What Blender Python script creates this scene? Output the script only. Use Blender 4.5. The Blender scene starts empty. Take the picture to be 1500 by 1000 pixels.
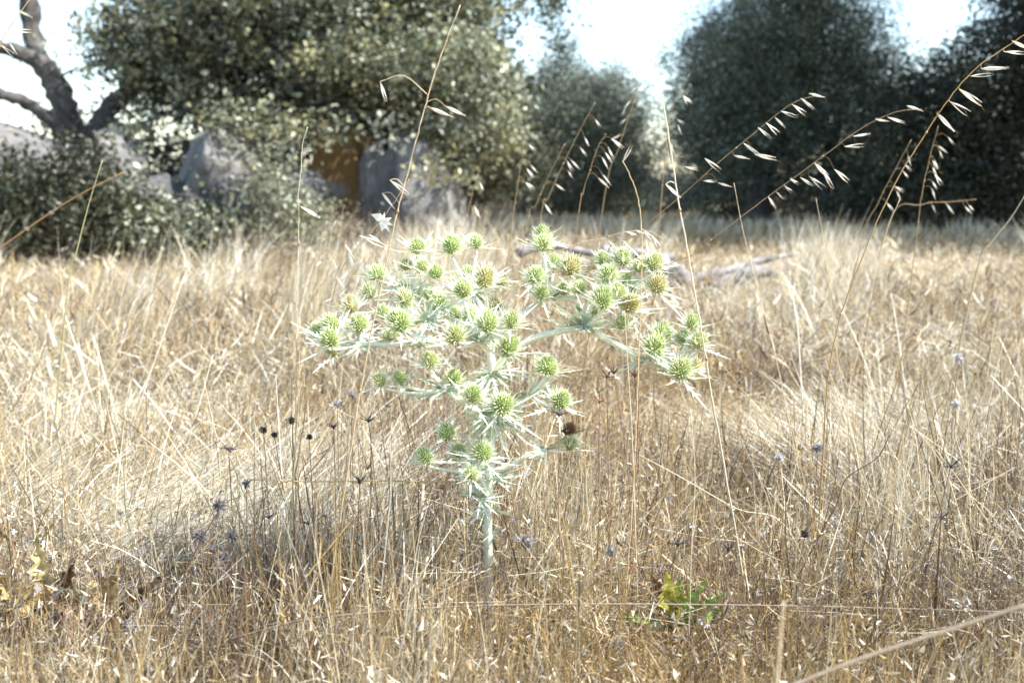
import bpy, bmesh, math, random
import numpy as np
from mathutils import Vector, Matrix, noise, Quaternion

R = math.radians
scene = bpy.context.scene
C = scene.collection
rng = np.random.default_rng(7)
random.seed(7)

# ------------------------------------------------------------------ camera
CAM_H = 0.44
PITCH = R(8.39)
FPX = 1458.0
cam_d = bpy.data.cameras.new('camera')
cam = bpy.data.objects.new('camera', cam_d)
C.objects.link(cam)
cam.location = (0, 0, CAM_H)
cam.rotation_euler = (R(90) - PITCH, 0, 0)
cam_d.sensor_width = 36
cam_d.lens = 35
cam_d.clip_start = 0.02
cam_d.clip_end = 2000
cam_d.dof.use_dof = True
cam_d.dof.focus_distance = 1.06
cam_d.dof.aperture_fstop = 6.3
cam_d.dof.aperture_blades = 7
scene.camera = cam

# ------------------------------------------------------------------ light
SUN_EL, SUN_AZ = R(49), R(99)          # azimuth from +Y towards +X
world = bpy.data.worlds.new('World')
scene.world = world
world.use_nodes = True
wn = world.node_tree.nodes
bg = wn['Background']
sky = wn.new('ShaderNodeTexSky')
sky.sky_type = 'NISHITA'
sky.sun_disc = False
sky.sun_elevation = SUN_EL
sky.sun_rotation = SUN_AZ
sky.air_density = 1.25
sky.dust_density = 1.0
sky.ozone_density = 1.6
world.node_tree.links.new(sky.outputs[0], bg.inputs['Color'])
bg.inputs['Strength'].default_value = 0.15
sun_d = bpy.data.lights.new('sun', 'SUN')
sun_d.energy = 5.0
sun_d.angle = R(0.5)
sun_d.color = (1.0, 0.975, 0.935)
sun = bpy.data.objects.new('sun', sun_d)
C.objects.link(sun)
sdir = Vector((math.sin(SUN_AZ) * math.cos(SUN_EL), math.cos(SUN_AZ) * math.cos(SUN_EL), math.sin(SUN_EL)))
sun.rotation_euler = (-sdir).to_track_quat('-Z', 'Y').to_euler()
sun.location = sdir * 30
scene.view_settings.view_transform = 'Standard'
scene.view_settings.look = 'None'
scene.view_settings.gamma = 1
scene.view_settings.use_curve_mapping = False
scene.view_settings.exposure = 1.36
scene.render.engine = 'CYCLES'
scene.cycles.max_bounces = 6
scene.cycles.transparent_max_bounces = 6

# ------------------------------------------------------------------ helpers
def at(px, py, Y):
    """the point that lies at forward distance Y behind photograph pixel (px, py)"""
    a = (px - 750) / FPX
    b = (500 - py) / FPX
    d = Vector((a, math.cos(PITCH) + b * math.sin(PITCH), -math.sin(PITCH) + b * math.cos(PITCH)))
    t = Y / d.y
    return Vector((0, 0, CAM_H)) + d * t

def gz(x, y):
    """height of the ground"""
    v = noise.noise(Vector((x * 0.35, y * 0.35, 0.3))) * 0.03
    return v * min(1, max(0, (y - 0.5) / 2)) + 0.004 * noise.noise(Vector((x * 4, y * 4, 3)))

def gzn(x, y):
    return np.array([gz(float(a), float(b)) for a, b in zip(x, y)])

def mesh_np(name, V, F, col=None, mat=None, smooth=False):
    me = bpy.data.meshes.new(name)
    V = np.ascontiguousarray(V, dtype=np.float32).reshape(-1, 3)
    F = np.ascontiguousarray(F, dtype=np.int32)
    k = F.shape[1]
    me.vertices.add(len(V)); me.vertices.foreach_set('co', V.ravel())
    me.loops.add(F.size); me.loops.foreach_set('vertex_index', F.ravel())
    me.polygons.add(len(F))
    me.polygons.foreach_set('loop_start', np.arange(0, F.size, k, dtype=np.int32))
    if smooth:
        me.polygons.foreach_set('use_smooth', np.ones(len(F), dtype=bool))
    me.update(calc_edges=True)
    if col is not None:
        col = np.asarray(col, dtype=np.float32).reshape(-1, 3)
        a = me.color_attributes.new('col', 'FLOAT_COLOR', 'POINT')
        rgba = np.ones((len(V), 4), dtype=np.float32); rgba[:, :3] = col
        a.data.foreach_set('color', rgba.ravel())
    if mat: me.materials.append(mat)
    return me

def link(name, me, parent=None, loc=None, kind=None):
    o = bpy.data.objects.new(name, me)
    C.objects.link(o)
    if parent is not None: o.parent = parent
    if loc is not None: o.location = loc
    if kind: o['kind'] = kind
    return o

def tag(o, label, cat, group=None, kind=None):
    o['label'] = label; o['category'] = cat
    if group: o['group'] = group
    if kind: o['kind'] = kind
    return o

def thing(name, label, cat, loc=(0, 0, 0), group=None):
    o = bpy.data.objects.new(name, None)
    o.empty_display_size = 0.02
    C.objects.link(o); o.location = loc
    return tag(o, label, cat, group)

class MB:
    """collects vertices, faces (tris/quads) and colours"""
    def __init__(s): s.v = []; s.f = []; s.c = []
    def add(s, vs, fs, col):
        b = len(s.v); s.v += [tuple(p) for p in vs]
        s.f += [tuple(i + b for i in f) for f in fs]
        if isinstance(col, list): s.c += col
        else: s.c += [col] * len(vs)
    def tube(s, pts, rad, col, n=5, cap=True, wob=0.0):
        pts = [Vector(p) for p in pts]
        if not hasattr(rad, '__len__'): rad = [rad] * len(pts)
        ref = None; vs = []; cs = []
        for i, p in enumerate(pts):
            t = (pts[min(i + 1, len(pts) - 1)] - pts[max(i - 1, 0)])
            if t.length < 1e-9: t = Vector((0, 0, 1))
            t.normalize()
            if ref is None:
                ref = t.orthogonal().normalized()
            else:
                ref = (ref - t * ref.dot(t))
                ref = ref.normalized() if ref.length > 1e-6 else t.orthogonal().normalized()
            bi = t.cross(ref)
            for k in range(n):
                a = 2 * math.pi * k / n
                r = rad[i]
                if wob:
                    r *= 1 + wob * noise.noise(p * (0.6 / max(rad[0], 1e-4)) + Vector((math.cos(a), math.sin(a), i)))
                vs.append(p + (ref * math.cos(a) + bi * math.sin(a)) * r)
                cs.append(col[i] if isinstance(col, list) else col)
        fs = []
        for i in range(len(pts) - 1):
            for k in range(n):
                a = i * n + k; b = i * n + (k + 1) % n
                fs.append((a, b, b + n, a + n))
        if cap:
            fs.append(tuple(range(n - 1, -1, -1)))
            fs.append(tuple((len(pts) - 1) * n + k for k in range(n)))
        s.add(vs, fs, cs)
    def mesh(s, name, mat, smooth=True):
        me = bpy.data.meshes.new(name)
        me.from_pydata(s.v, [], s.f)
        if smooth:
            me.polygons.foreach_set('use_smooth', np.ones(len(s.f), dtype=bool))
        a = me.color_attributes.new('col', 'FLOAT_COLOR', 'POINT')
        rgba = np.ones((len(s.v), 4), dtype=np.float32); rgba[:, :3] = np.array(s.c, dtype=np.float32)
        a.data.foreach_set('color', rgba.ravel())
        me.materials.append(mat)
        return me

def smooth_path(pts, sub=4):
    """Catmull-Rom through the points"""
    pts = [Vector(p) for p in pts]
    if len(pts) < 3:
        return [pts[0].lerp(pts[-1], i / sub) for i in range(sub + 1)]
    out = []
    P = [pts[0] * 2 - pts[1]] + pts + [pts[-1] * 2 - pts[-2]]
    for i in range(1, len(P) - 2):
        p0, p1, p2, p3 = P[i - 1], P[i], P[i + 1], P[i + 2]
        for k in range(sub):
            t = k / sub
            out.append(0.5 * ((2 * p1) + (p2 - p0) * t + (2 * p0 - 5 * p1 + 4 * p2 - p3) * t * t + (3 * p1 - p0 - 3 * p2 + p3) * t ** 3))
    out.append(pts[-1])
    return out

# ------------------------------------------------------------------ materials
def new_mat(name):
    m = bpy.data.materials.new(name); m.use_nodes = True
    return m, m.node_tree.nodes, m.node_tree.links

def attr_mat(name, rough=0.6, trans=0.3, spec=0.3, nscale=0, namp=0.0, tint=(1, 1, 1), bump=0.0):
    """colour attribute 'col' with fine noise, part of the light let through"""
    m, n, l = new_mat(name)
    pb = n['Principled BSDF']; out = n['Material Output']
    at_ = n.new('ShaderNodeAttribute'); at_.attribute_name = 'col'
    src = at_.outputs['Color']
    if nscale:
        tc = n.new('ShaderNodeTexCoord')
        no = n.new('ShaderNodeTexNoise'); no.inputs['Scale'].default_value = nscale; no.inputs['Detail'].default_value = 5
        l.new(tc.outputs['Object'], no.inputs['Vector'])
        mr = n.new('ShaderNodeMapRange')
        mr.inputs['From Min'].default_value = 0.3; mr.inputs['From Max'].default_value = 0.7
        mr.inputs['To Min'].default_value = 1 - namp; mr.inputs['To Max'].default_value = 1 + namp
        l.new(no.outputs['Fac'], mr.inputs['Value'])
        mx = n.new('ShaderNodeVectorMath'); mx.operation = 'SCALE'
        l.new(src, mx.inputs[0]); l.new(mr.outputs[0], mx.inputs['Scale'])
        src = mx.outputs[0]
        if bump:
            bp = n.new('ShaderNodeBump'); bp.inputs['Strength'].default_value = bump
            bp.inputs['Distance'].default_value = 0.3 / nscale
            l.new(no.outputs['Fac'], bp.inputs['Height']); l.new(bp.outputs[0], pb.inputs['Normal'])
    l.new(src, pb.inputs['Base Color'])
    pb.inputs['Roughness'].default_value = rough
    pb.inputs['Specular IOR Level'].default_value = spec
    if trans > 0:
        tr = n.new('ShaderNodeBsdfTranslucent')
        l.new(src, tr.inputs['Color'])
        ms = n.new('ShaderNodeMixShader'); ms.inputs[0].default_value = trans
        l.new(pb.outputs[0], ms.inputs[1]); l.new(tr.outputs[0], ms.inputs[2])
        l.new(ms.outputs[0], out.inputs['Surface'])
    return m

M_grass = attr_mat('dry_grass', 0.5, 0.28, 0.4)
M_straw = attr_mat('straw', 0.45, 0.15, 0.4, 300, 0.2)
M_husk = attr_mat('oat_husk', 0.4, 0.45, 0.4)
M_thistle = attr_mat('eryngium_green', 0.5, 0.15, 0.35, 350, 0.12)
M_dark = attr_mat('dried_stalk', 0.8, 0.0, 0.2, 400, 0.3)
M_leaf = attr_mat('tree_leaf', 0.42, 0.25, 0.5)
M_bark = attr_mat('bark', 0.9, 0.0, 0.2, 18, 0.55, bump=0.9)
M_wither = attr_mat('withered_leaf', 0.6, 0.3, 0.3, 60, 0.35)

def ground_mat():
    m, n, l = new_mat('litter_soil')
    pb = n['Principled BSDF']
    tc = n.new('ShaderNodeTexCoord')
    a = n.new('ShaderNodeTexNoise'); a.inputs['Scale'].default_value = 0.7; a.inputs['Detail'].default_value = 4
    b = n.new('ShaderNodeTexNoise'); b.inputs['Scale'].default_value = 90; b.inputs['Detail'].default_value = 6
    c = n.new('ShaderNodeTexNoise'); c.inputs['Scale'].default_value = 9; c.inputs['Detail'].default_value = 6
    for x in (a, b, c): l.new(tc.outputs['Object'], x.inputs['Vector'])
    ra = n.new('ShaderNodeValToRGB')
    e = ra.color_ramp.elements
    e[0].position = 0.35; e[0].color = (0.33, 0.24, 0.14, 1)
    e[1].position = 0.65; e[1].color = (0.46, 0.35, 0.21, 1)
    l.new(a.outputs['Fac'], ra.inputs['Fac'])
    rb = n.new('ShaderNodeValToRGB')
    e = rb.color_ramp.elements
    e[0].position = 0.35; e[0].color = (0.35, 0.3, 0.27, 1)
    e[1].position = 0.62; e[1].color = (1.15, 1.1, 1.05, 1)
    l.new(b.outputs['Fac'], rb.inputs['Fac'])
    rc = n.new('ShaderNodeValToRGB')
    e = rc.color_ramp.elements
    e[0].position = 0.35; e[0].color = (0.6, 0.57, 0.55, 1)
    e[1].position = 0.65; e[1].color = (1.1, 1.1, 1.1, 1)
    l.new(c.outputs['Fac'], rc.inputs['Fac'])
    m1 = n.new('ShaderNodeMix'); m1.data_type = 'RGBA'; m1.blend_type = 'MULTIPLY'; m1.inputs[0].default_value = 1
    l.new(ra.outputs[0], m1.inputs[6]); l.new(rb.outputs[0], m1.inputs[7])
    m2 = n.new('ShaderNodeMix'); m2.data_type = 'RGBA'; m2.blend_type = 'MULTIPLY'; m2.inputs[0].default_value = 1
    l.new(m1.outputs[2], m2.inputs[6]); l.new(rc.outputs[0], m2.inputs[7])
    l.new(m2.outputs[2], pb.inputs['Base Color'])
    pb.inputs['Roughness'].default_value = 0.95
    bp = n.new('ShaderNodeBump'); bp.inputs['Distance'].default_value = 0.01
    l.new(b.outputs['Fac'], bp.inputs['Height']); l.new(bp.outputs[0], pb.inputs['Normal'])
    return m

def rock_mat(name, lichen, base=(0.27, 0.26, 0.24)):
    m, n, l = new_mat(name)
    pb = n['Principled BSDF']
    tc = n.new('ShaderNodeTexCoord')
    a = n.new('ShaderNodeTexNoise'); a.inputs['Scale'].default_value = 5; a.inputs['Detail'].default_value = 8; a.inputs['Roughness'].default_value = 0.7
    b = n.new('ShaderNodeTexNoise'); b.inputs['Scale'].default_value = 2.2; b.inputs['Detail'].default_value = 6
    for x in (a, b): l.new(tc.outputs['Object'], x.inputs['Vector'])
    ra = n.new('ShaderNodeValToRGB'); e = ra.color_ramp.elements
    e[0].position = 0.36; e[0].color = tuple(x * 0.38 for x in base) + (1,)
    e[1].position = 0.6; e[1].color = base + (1,)
    l.new(a.outputs['Fac'], ra.inputs['Fac'])
    rb = n.new('ShaderNodeValToRGB'); e = rb.color_ramp.elements
    e[0].position = 0.58 - lichen; e[0].color = (0, 0, 0, 1)
    e[1].position = 0.66 - lichen; e[1].color = (1, 1, 1, 1)
    l.new(b.outputs['Fac'], rb.inputs['Fac'])
    mx = n.new('ShaderNodeMix'); mx.data_type = 'RGBA'
    l.new(rb.outputs[0], mx.inputs[0]); l.new(ra.outputs[0], mx.inputs[6])
    mx.inputs[7].default_value = (0.15, 0.085, 0.022, 1)
    l.new(mx.outputs[2], pb.inputs['Base Color'])
    pb.inputs['Roughness'].default_value = 0.9
    bp = n.new('ShaderNodeBump'); bp.inputs['Distance'].default_value = 0.09
    l.new(a.outputs['Fac'], bp.inputs['Height']); l.new(bp.outputs[0], pb.inputs['Normal'])
    return m

# ------------------------------------------------------------------ ground
def build_ground():
    ys = np.concatenate([np.linspace(-6, 0, 8)[:-1], np.geomspace(0.3, 400, 120)])
    us = np.linspace(-1.6, 1.6, 90)
    V = []
    for y in ys:
        w = max(abs(y), 3) + 4
        for u in us:
            x = u * w
            V.append((x, y, gz(x, y) if y < 60 else 0.0))
    nx = len(us); F = []
    for j in range(len(ys) - 1):
        for i in range(nx - 1):
            a = j * nx + i
            F.append((a, a + 1, a + nx + 1, a + nx))
    me = mesh_np('ground', np.array(V), np.array(F), None, ground_mat(), True)
    link('ground', me, kind='structure')
build_ground()

# ------------------------------------------------------------------ grass fields
PAL = np.array([
    (0.62, 0.555, 0.40),  # cream
    (0.50, 0.405, 0.235),  # straw
    (0.37, 0.255, 0.105),  # golden
    (0.14, 0.09, 0.048),  # brown
    (0.27, 0.25, 0.225),  # grey
    (0.82, 0.77, 0.64),   # bleached
])
def vnoise(x, y, s, seed):
    return np.array([noise.noise(Vector((float(a) * s, float(b) * s, seed))) for a, b in zip(x, y)])

def grass(name, n, y0, y1, mix, Lr, wid, leanr, curver, seg=3, wpow=1.0, pull=0.5, kink=0.0, taper=0.85, x_over=1.25, hf=None, seed=1, pal_w=None, clump=0.0, label='', keep=None, az_fix=None):
    """n ribbons spread evenly over the view between distances y0 and y1"""
    g = np.random.default_rng(seed)
    Y = np.exp(g.uniform(math.log(y0), math.log(y1), n))
    X = g.uniform(-1, 1, n) * (Y * 0.52 * x_over + 0.12)
    if clump > 0:            # pull towards tuft centres
        nc = max(4, int(n / 28))
        ci = g.integers(0, nc, n)
        cY = np.exp(g.uniform(math.log(y0), math.log(y1), nc)); cX = g.uniform(-1, 1, nc) * (cY * 0.52 * x_over + 0.12)
        r = np.abs(g.normal(0, clump, n)) * np.sqrt(cY[ci]); a = g.uniform(0, 6.283, n)
        X = cX[ci] + r * np.cos(a); Y = cY[ci] + r * np.sin(a)
        Y = np.maximum(Y, 0.5)
    # low-frequency fields sampled on a coarse table for speed
    n1 = noise_field(X, Y, 1.7, 11); n2 = noise_field(X, Y, 4.5, 23); n3 = noise_field(X, Y, 0.55, 37)
    if keep is not None:
        k = keep(X, Y, n1, n2, g); X, Y, n1, n2, n3 = X[k], Y[k], n1[k], n2[k], n3[k]
        if clump > 0: ci = ci[k]
        n = len(X)
    L = g.uniform(*Lr, n) * np.clip(1 + 0.5 * n1 + 0.4 * n2, 0.3, 1.9)
    if hf is not None: L = L * hf(X, Y)
    az = g.uniform(0, 6.283, n)
    base_az = 0.4 + 2.2 * n1 + 1.5 * n3
    az = np.arctan2(np.sin(az) * (1 - pull) + np.sin(base_az) * pull, np.cos(az) * (1 - pull) + np.cos(base_az) * pull)
    if az_fix is not None: az = g.normal(az_fix, 0.45, n)
    lean = g.uniform(*leanr, n); cur = g.uniform(*curver, n)
    w = wid * np.power(np.maximum(Y, 0.7), wpow) * np.clip(g.lognormal(-0.1, 0.5, n), 0.4, 3)
    pw = np.array(pal_w if pal_w is not None else [0.25, 0.3, 0.22, 0.1, 0.08, 0.05])
    logit = np.log(pw)[None, :] + g.gumbel(0, 1, (n, 6))
    logit[:, 0] += 1.6 * n2 + 1.0 * n3; logit[:, 3] -= 2.2 * n2; logit[:, 2] -= 1.4 * n1; logit[:, 5] += 1.5 * n1
    # patches of their own: weedy dark tangles, golden stems, flattened bleached straw (x, y, rx, ry)
    def patch(*gs):
        return sum(np.exp(-((X - a) / c) ** 2 - ((Y - b) / d) ** 2) for a, b, c, d in gs)
    dk = patch((-0.2, 1.0, .05, .10), (-0.42, .88, .10, .04), (0.45, .9, .12, .05), (0.44, 1.0, .10, .10), (0.42, 1.38, .14, .12), (-0.28, 1.75, .2, .1), (0.1, 1.5, .2, .1), (0.62, 1.25, .15, .08), (1.2, 2.6, .4, .2), (-1.0, 3.0, .5, .2), (0.7, 2.1, .25, .1), (-.6, 2.3, .3, .12), (.2, 2.6, .3, .15), (.3, 4.2, .8, .3), (-.9, 4.6, .7, .3), (1.9, 3.7, .5, .25), (-.15, 1.25, .12, .06), (.25, 1.15, .06, .06), (-.55, 1.5, .1, .06))
    gl = patch((0.08, .9, .30, .14), (-0.1, .86, .15, .08))
    pl = patch((-0.42, 1.22, .20, .16), (-0.75, 1.9, .3, .3), (0.55, 1.7, .25, .2), (0.95, 2.4, .3, .25), (-0.9, 3.7, .5, .4), (1.3, 4.6, .6, .5), (2.2, 5.5, .8, .6), (.7, 3.2, .25, .25), (0.35, 1.15, .08, .08), (0.55, .95, .12, .05))
    logit[:, 3] += 1.9 * dk + 0.4 * gl; logit[:, 4] += 1.2 * dk; logit[:, 0] -= 1.0 * dk + .6 * gl; logit[:, 5] -= 1.0 * dk + .6 * gl
    logit[:, 2] += 1.1 * gl; logit[:, 0] += 1.3 * pl; logit[:, 5] += 1.2 * pl; logit[:, 3] -= 1.4 * pl
    lean = lean + 0.5 * np.clip(pl, 0, 1)
    col = PAL[np.argmax(logit, axis=1)] * g.uniform(0.75, 1.15, (n, 1))
    Z = ground_field(X, Y)
    t = np.arange(seg + 1) / seg
    tilt = lean[:, None] + cur[:, None] * t[None, :]
    if kink: tilt = tilt + np.cumsum(g.normal(0, kink, (n, seg + 1)), 1)
    ds = (L / seg)[:, None]
    hx = np.concatenate([np.zeros((n, 1)), np.cumsum(np.sin(tilt[:, :-1]) * ds, 1)], 1)
    hz = np.concatenate([np.zeros((n, 1)), np.cumsum(np.cos(tilt[:, :-1]) * ds, 1)], 1)
    z0 = mix[0] + (mix[1] - mix[0]) * g.random(n)
    px = X[:, None] + hx * np.cos(az)[:, None]
    py = Y[:, None] + hx * np.sin(az)[:, None]
    pz = Z[:, None] + np.maximum(hz + z0[:, None], 0.002)
    fa = g.uniform(0, 6.283, n)
    sx, sy = np.cos(fa), np.sin(fa)
    tw = np.array([1.0] + [1 - taper * (k / seg) ** 1.5 for k in range(1, seg + 1)])
    hw = (w[:, None] * tw[None, :]) / 2
    V = np.empty((n, seg + 1, 2, 3), dtype=np.float32)
    for s, sg in ((0, -1), (1, 1)):
        V[:, :, s, 0] = px + sg * hw * sx[:, None]
        V[:, :, s, 1] = py + sg * hw * sy[:, None]
        V[:, :, s, 2] = pz
    base = (np.arange(n) * (seg + 1) * 2)[:, None, None]
    k = (np.arange(seg) * 2)[None, :, None]
    F = base + k + np.array([0, 1, 3, 2])[None, None, :]
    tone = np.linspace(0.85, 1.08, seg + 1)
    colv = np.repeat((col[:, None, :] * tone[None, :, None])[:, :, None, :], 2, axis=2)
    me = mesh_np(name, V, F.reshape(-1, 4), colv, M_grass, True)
    o = link(name, me)
    tag(o, label, 'grass', kind='stuff')
    return o

_NF = {}
def noise_field(X, Y, s, seed):
    """noise looked up from a table in (x, log y) space"""
    key = (s, seed)
    if key not in _NF:
        G = 90
        t = np.empty((G, G))
        ly = np.linspace(math.log(0.4), math.log(80), G)
        for j in range(G):
            yy = math.exp(ly[j])
            for i in range(G):
                xx = (i / (G - 1) * 2 - 1) * (yy * 0.8 + 0.2)
                sc = s / (0.35 + 0.45 * math.sqrt(yy))
                t[j, i] = noise.noise(Vector((xx * sc, yy * sc, seed))) + 0.5 * noise.noise(Vector((xx * sc * 2.3, yy * sc * 2.3, seed + 5)))
        _NF[key] = t
    t = _NF[key]; G = t.shape[0]
    j = np.clip((np.log(np.maximum(Y, 0.4)) - math.log(0.4)) / (math.log(80) - math.log(0.4)) * (G - 1), 0, G - 1.001)
    i = np.clip((X / (Y * 0.8 + 0.2) + 1) / 2 * (G - 1), 0, G - 1.001)
    j0 = j.astype(int); i0 = i.astype(int); fj = j - j0; fi = i - i0
    return ((t[j0, i0] * (1 - fi) + t[j0, i0 + 1] * fi) * (1 - fj) + (t[j0 + 1, i0] * (1 - fi) + t[j0 + 1, i0 + 1] * fi) * fj)

_GT = None
def ground_field(X, Y):
    global _GT
    if _GT is None:
        G = 160
        t = np.empty((G, G)); ly = np.linspace(math.log(0.4), math.log(80), G)
        for j in range(G):
            yy = math.exp(ly[j])
            for i in range(G):
                xx = (i / (G - 1) * 2 - 1) * (yy * 0.8 + 0.2)
                t[j, i] = gz(xx, yy)
        _GT = t
    t = _GT; G = t.shape[0]
    j = np.clip((np.log(np.maximum(Y, 0.4)) - math.log(0.4)) / (math.log(80) - math.log(0.4)) * (G - 1), 0, G - 1.001)
    i = np.clip((X / (Y * 0.8 + 0.2) + 1) / 2 * (G - 1), 0, G - 1.001)
    j0 = j.astype(int); i0 = i.astype(int); fj = j - j0; fi = i - i0
    return ((t[j0, i0] * (1 - fi) + t[j0, i0 + 1] * fi) * (1 - fj) + (t[j0 + 1, i0] * (1 - fi) + t[j0 + 1, i0 + 1] * fi) * fj)

def near_plant(X, Y):        # keep the foot of the big plant readable
    d = np.hypot((X + 0.022) / 0.10, (Y - 0.93) / 0.16)
    f = np.clip(0.35 + 0.65 * d, 0.35, 1)
    for cx, cy, rx, ry in ((-0.43, 0.87, 0.10, 0.10), (-0.36, 0.86, 0.08, 0.10), (0.15, 0.87, 0.06, 0.09)):   # rosettes stand in gaps of the grass
        f = np.minimum(f, np.clip(0.2 + 0.5 * np.hypot((X - cx) / rx, (Y - cy) / ry), 0.2, 1))
    return f

def hf_mid(X, Y):
    return 1 + 0.0 * X

# litter and short curls close to the ground
grass('straw_litter', 60000, 0.6, 2.3, (0.0, 0.03), (0.015, 0.06), 0.0013, (0.6, 1.8), (-1.2, 1.5), seg=2, seed=3, wpow=0.6, pull=0.15, kink=0.25,
      pal_w=[0.14, 0.2, 0.2, 0.3, 0.12, 0.04], label='mat of broken pale straw and brown litter lying under the standing grass')
# fine leaves, tangled
grass('dry_grass', 42000, 0.6, 2.3, (0.0, 0.03), (0.04, 0.11), 0.0010, (0.1, 1.1), (-0.4, 2.4), seg=5, seed=4, wpow=0.6, hf=near_plant, pull=0.3, kink=0.2,
      pal_w=[0.28, 0.27, 0.2, 0.12, 0.08, 0.05], label='fine tangled dry grass leaves of the foreground around the spiny plant')
# flat bleached straws lying across each other
grass('broken_straw', 5200, 0.82, 2.4, (0.01, 0.07), (0.04, 0.13), 0.0013, (0.7, 1.75), (-0.3, 0.4), seg=2, seed=14, wpow=0.5, pull=0.35, taper=0.3, hf=near_plant,
      pal_w=[0.35, 0.25, 0.12, 0.08, 0.06, 0.14], label='bleached broken straws lying criss-cross on top of the foreground grass')
# chaff: husks and bits of leaf caught in the grass
grass('chaff', 34000, 0.62, 2.4, (0.005, 0.10), (0.005, 0.014), 0.0021, (0.3, 2.2), (-0.6, 0.6), seg=2, seed=15, wpow=0.6, pull=0.0, hf=None, taper=1.0,
      pal_w=[0.3, 0.15, 0.12, 0.12, 0.11, 0.2], label='small pale husks and chaff caught in the foreground grass')
# matted drifts: long bleached blades blown over to one side
def drift(cx, cy, rx, ry):
    def k(X, Y, n1, n2, g):
        return np.exp(-((X - cx) / rx) ** 2 - ((Y - cy) / ry) ** 2) * (1 + n2) > g.uniform(0.1, 0.9, len(X))
    return k
grass('matted_grass', 60000, 0.8, 2.4, (0.0, 0.05), (0.08, 0.17), 0.0012, (0.7, 1.3), (-0.1, 0.5), seg=3, seed=21, wpow=0.5, kink=0.08, az_fix=0.5, keep=drift(-0.42, 1.28, .22, .2),
      pal_w=[0.45, 0.14, 0.04, 0.01, 0.06, 0.3], label='drift of bleached flattened grass blown over to the right in the left foreground')
grass('matted_grass', 60000, 0.8, 3.5, (0.0, 0.05), (0.08, 0.16), 0.0012, (0.7, 1.4), (-0.1, 0.5), seg=3, seed=22, wpow=0.5, kink=0.1, az_fix=2.6, keep=drift(0.55, 1.6, .2, .25),
      pal_w=[0.45, 0.16, 0.06, 0.01, 0.08, 0.24], label='drift of pale flattened grass in the right of the field behind the seed stalks')
# upright stems
grass('grass_stems', 12000, 0.6, 2.4, (0.0, 0.01), (0.08, 0.19), 0.0011, (0.0, 0.4), (-0.3, 0.5), seg=4, seed=5, wpow=0.5, hf=near_plant, pull=0.3, kink=0.05,
      pal_w=[0.18, 0.22, 0.3, 0.28, 0.01, 0.01], label='thin upright golden grass stems standing out of the foreground mat')
# middle of the field
grass('field_grass', 66000, 2.1, 7.5, (0.0, 0.05), (0.06, 0.17), 0.0013, (0.3, 1.6), (-0.8, 1.6), seg=3, seed=6, wpow=0.75, clump=0.07, pull=0.2, kink=0.3,
      pal_w=[0.3, 0.3, 0.2, 0.1, 0.06, 0.04], label='pale straw coloured grass tufts in the middle of the field')
grass('field_litter', 42000, 2.0, 7.5, (0.0, 0.13), (0.02, 0.10), 0.0020, (0.5, 1.6), (-0.5, 1.0), seg=2, seed=8, wpow=0.8, pull=0.1, pal_w=[0.25,0.2,0.15,0.2,0.1,0.1],
      label='flattened straw between the grass tufts in the middle of the field')
# far part up to the trees
grass('far_grass', 74000, 7.0, 45, (0.0, 0.04), (0.06, 0.19), 0.0018, (0.0, 1.1), (-0.3, 1.2), seg=2, seed=9, wpow=0.9, clump=0.05,
      pal_w=[0.3, 0.3, 0.22, 0.1, 0.04, 0.02], label='tall dry meadow grass reaching back to the trees')
# taller pale tufts in the field
def tuft_keep(X, Y, n1, n2, g):
    return (n1 + 0.5 * n2) > 0.22
grass('tall_grass_tufts', 24000, 2.2, 6.4, (0.0, 0.02), (0.18, 0.32), 0.0010, (0.0, 0.4), (0.1, 1.1), seg=4, seed=12, wpow=0.7, clump=0.035,
      keep=tuft_keep, pal_w=[0.42, 0.3, 0.12, 0.03, 0.03, 0.1], label='taller bleached grass tufts leaning over in the sunlit field')

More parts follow.
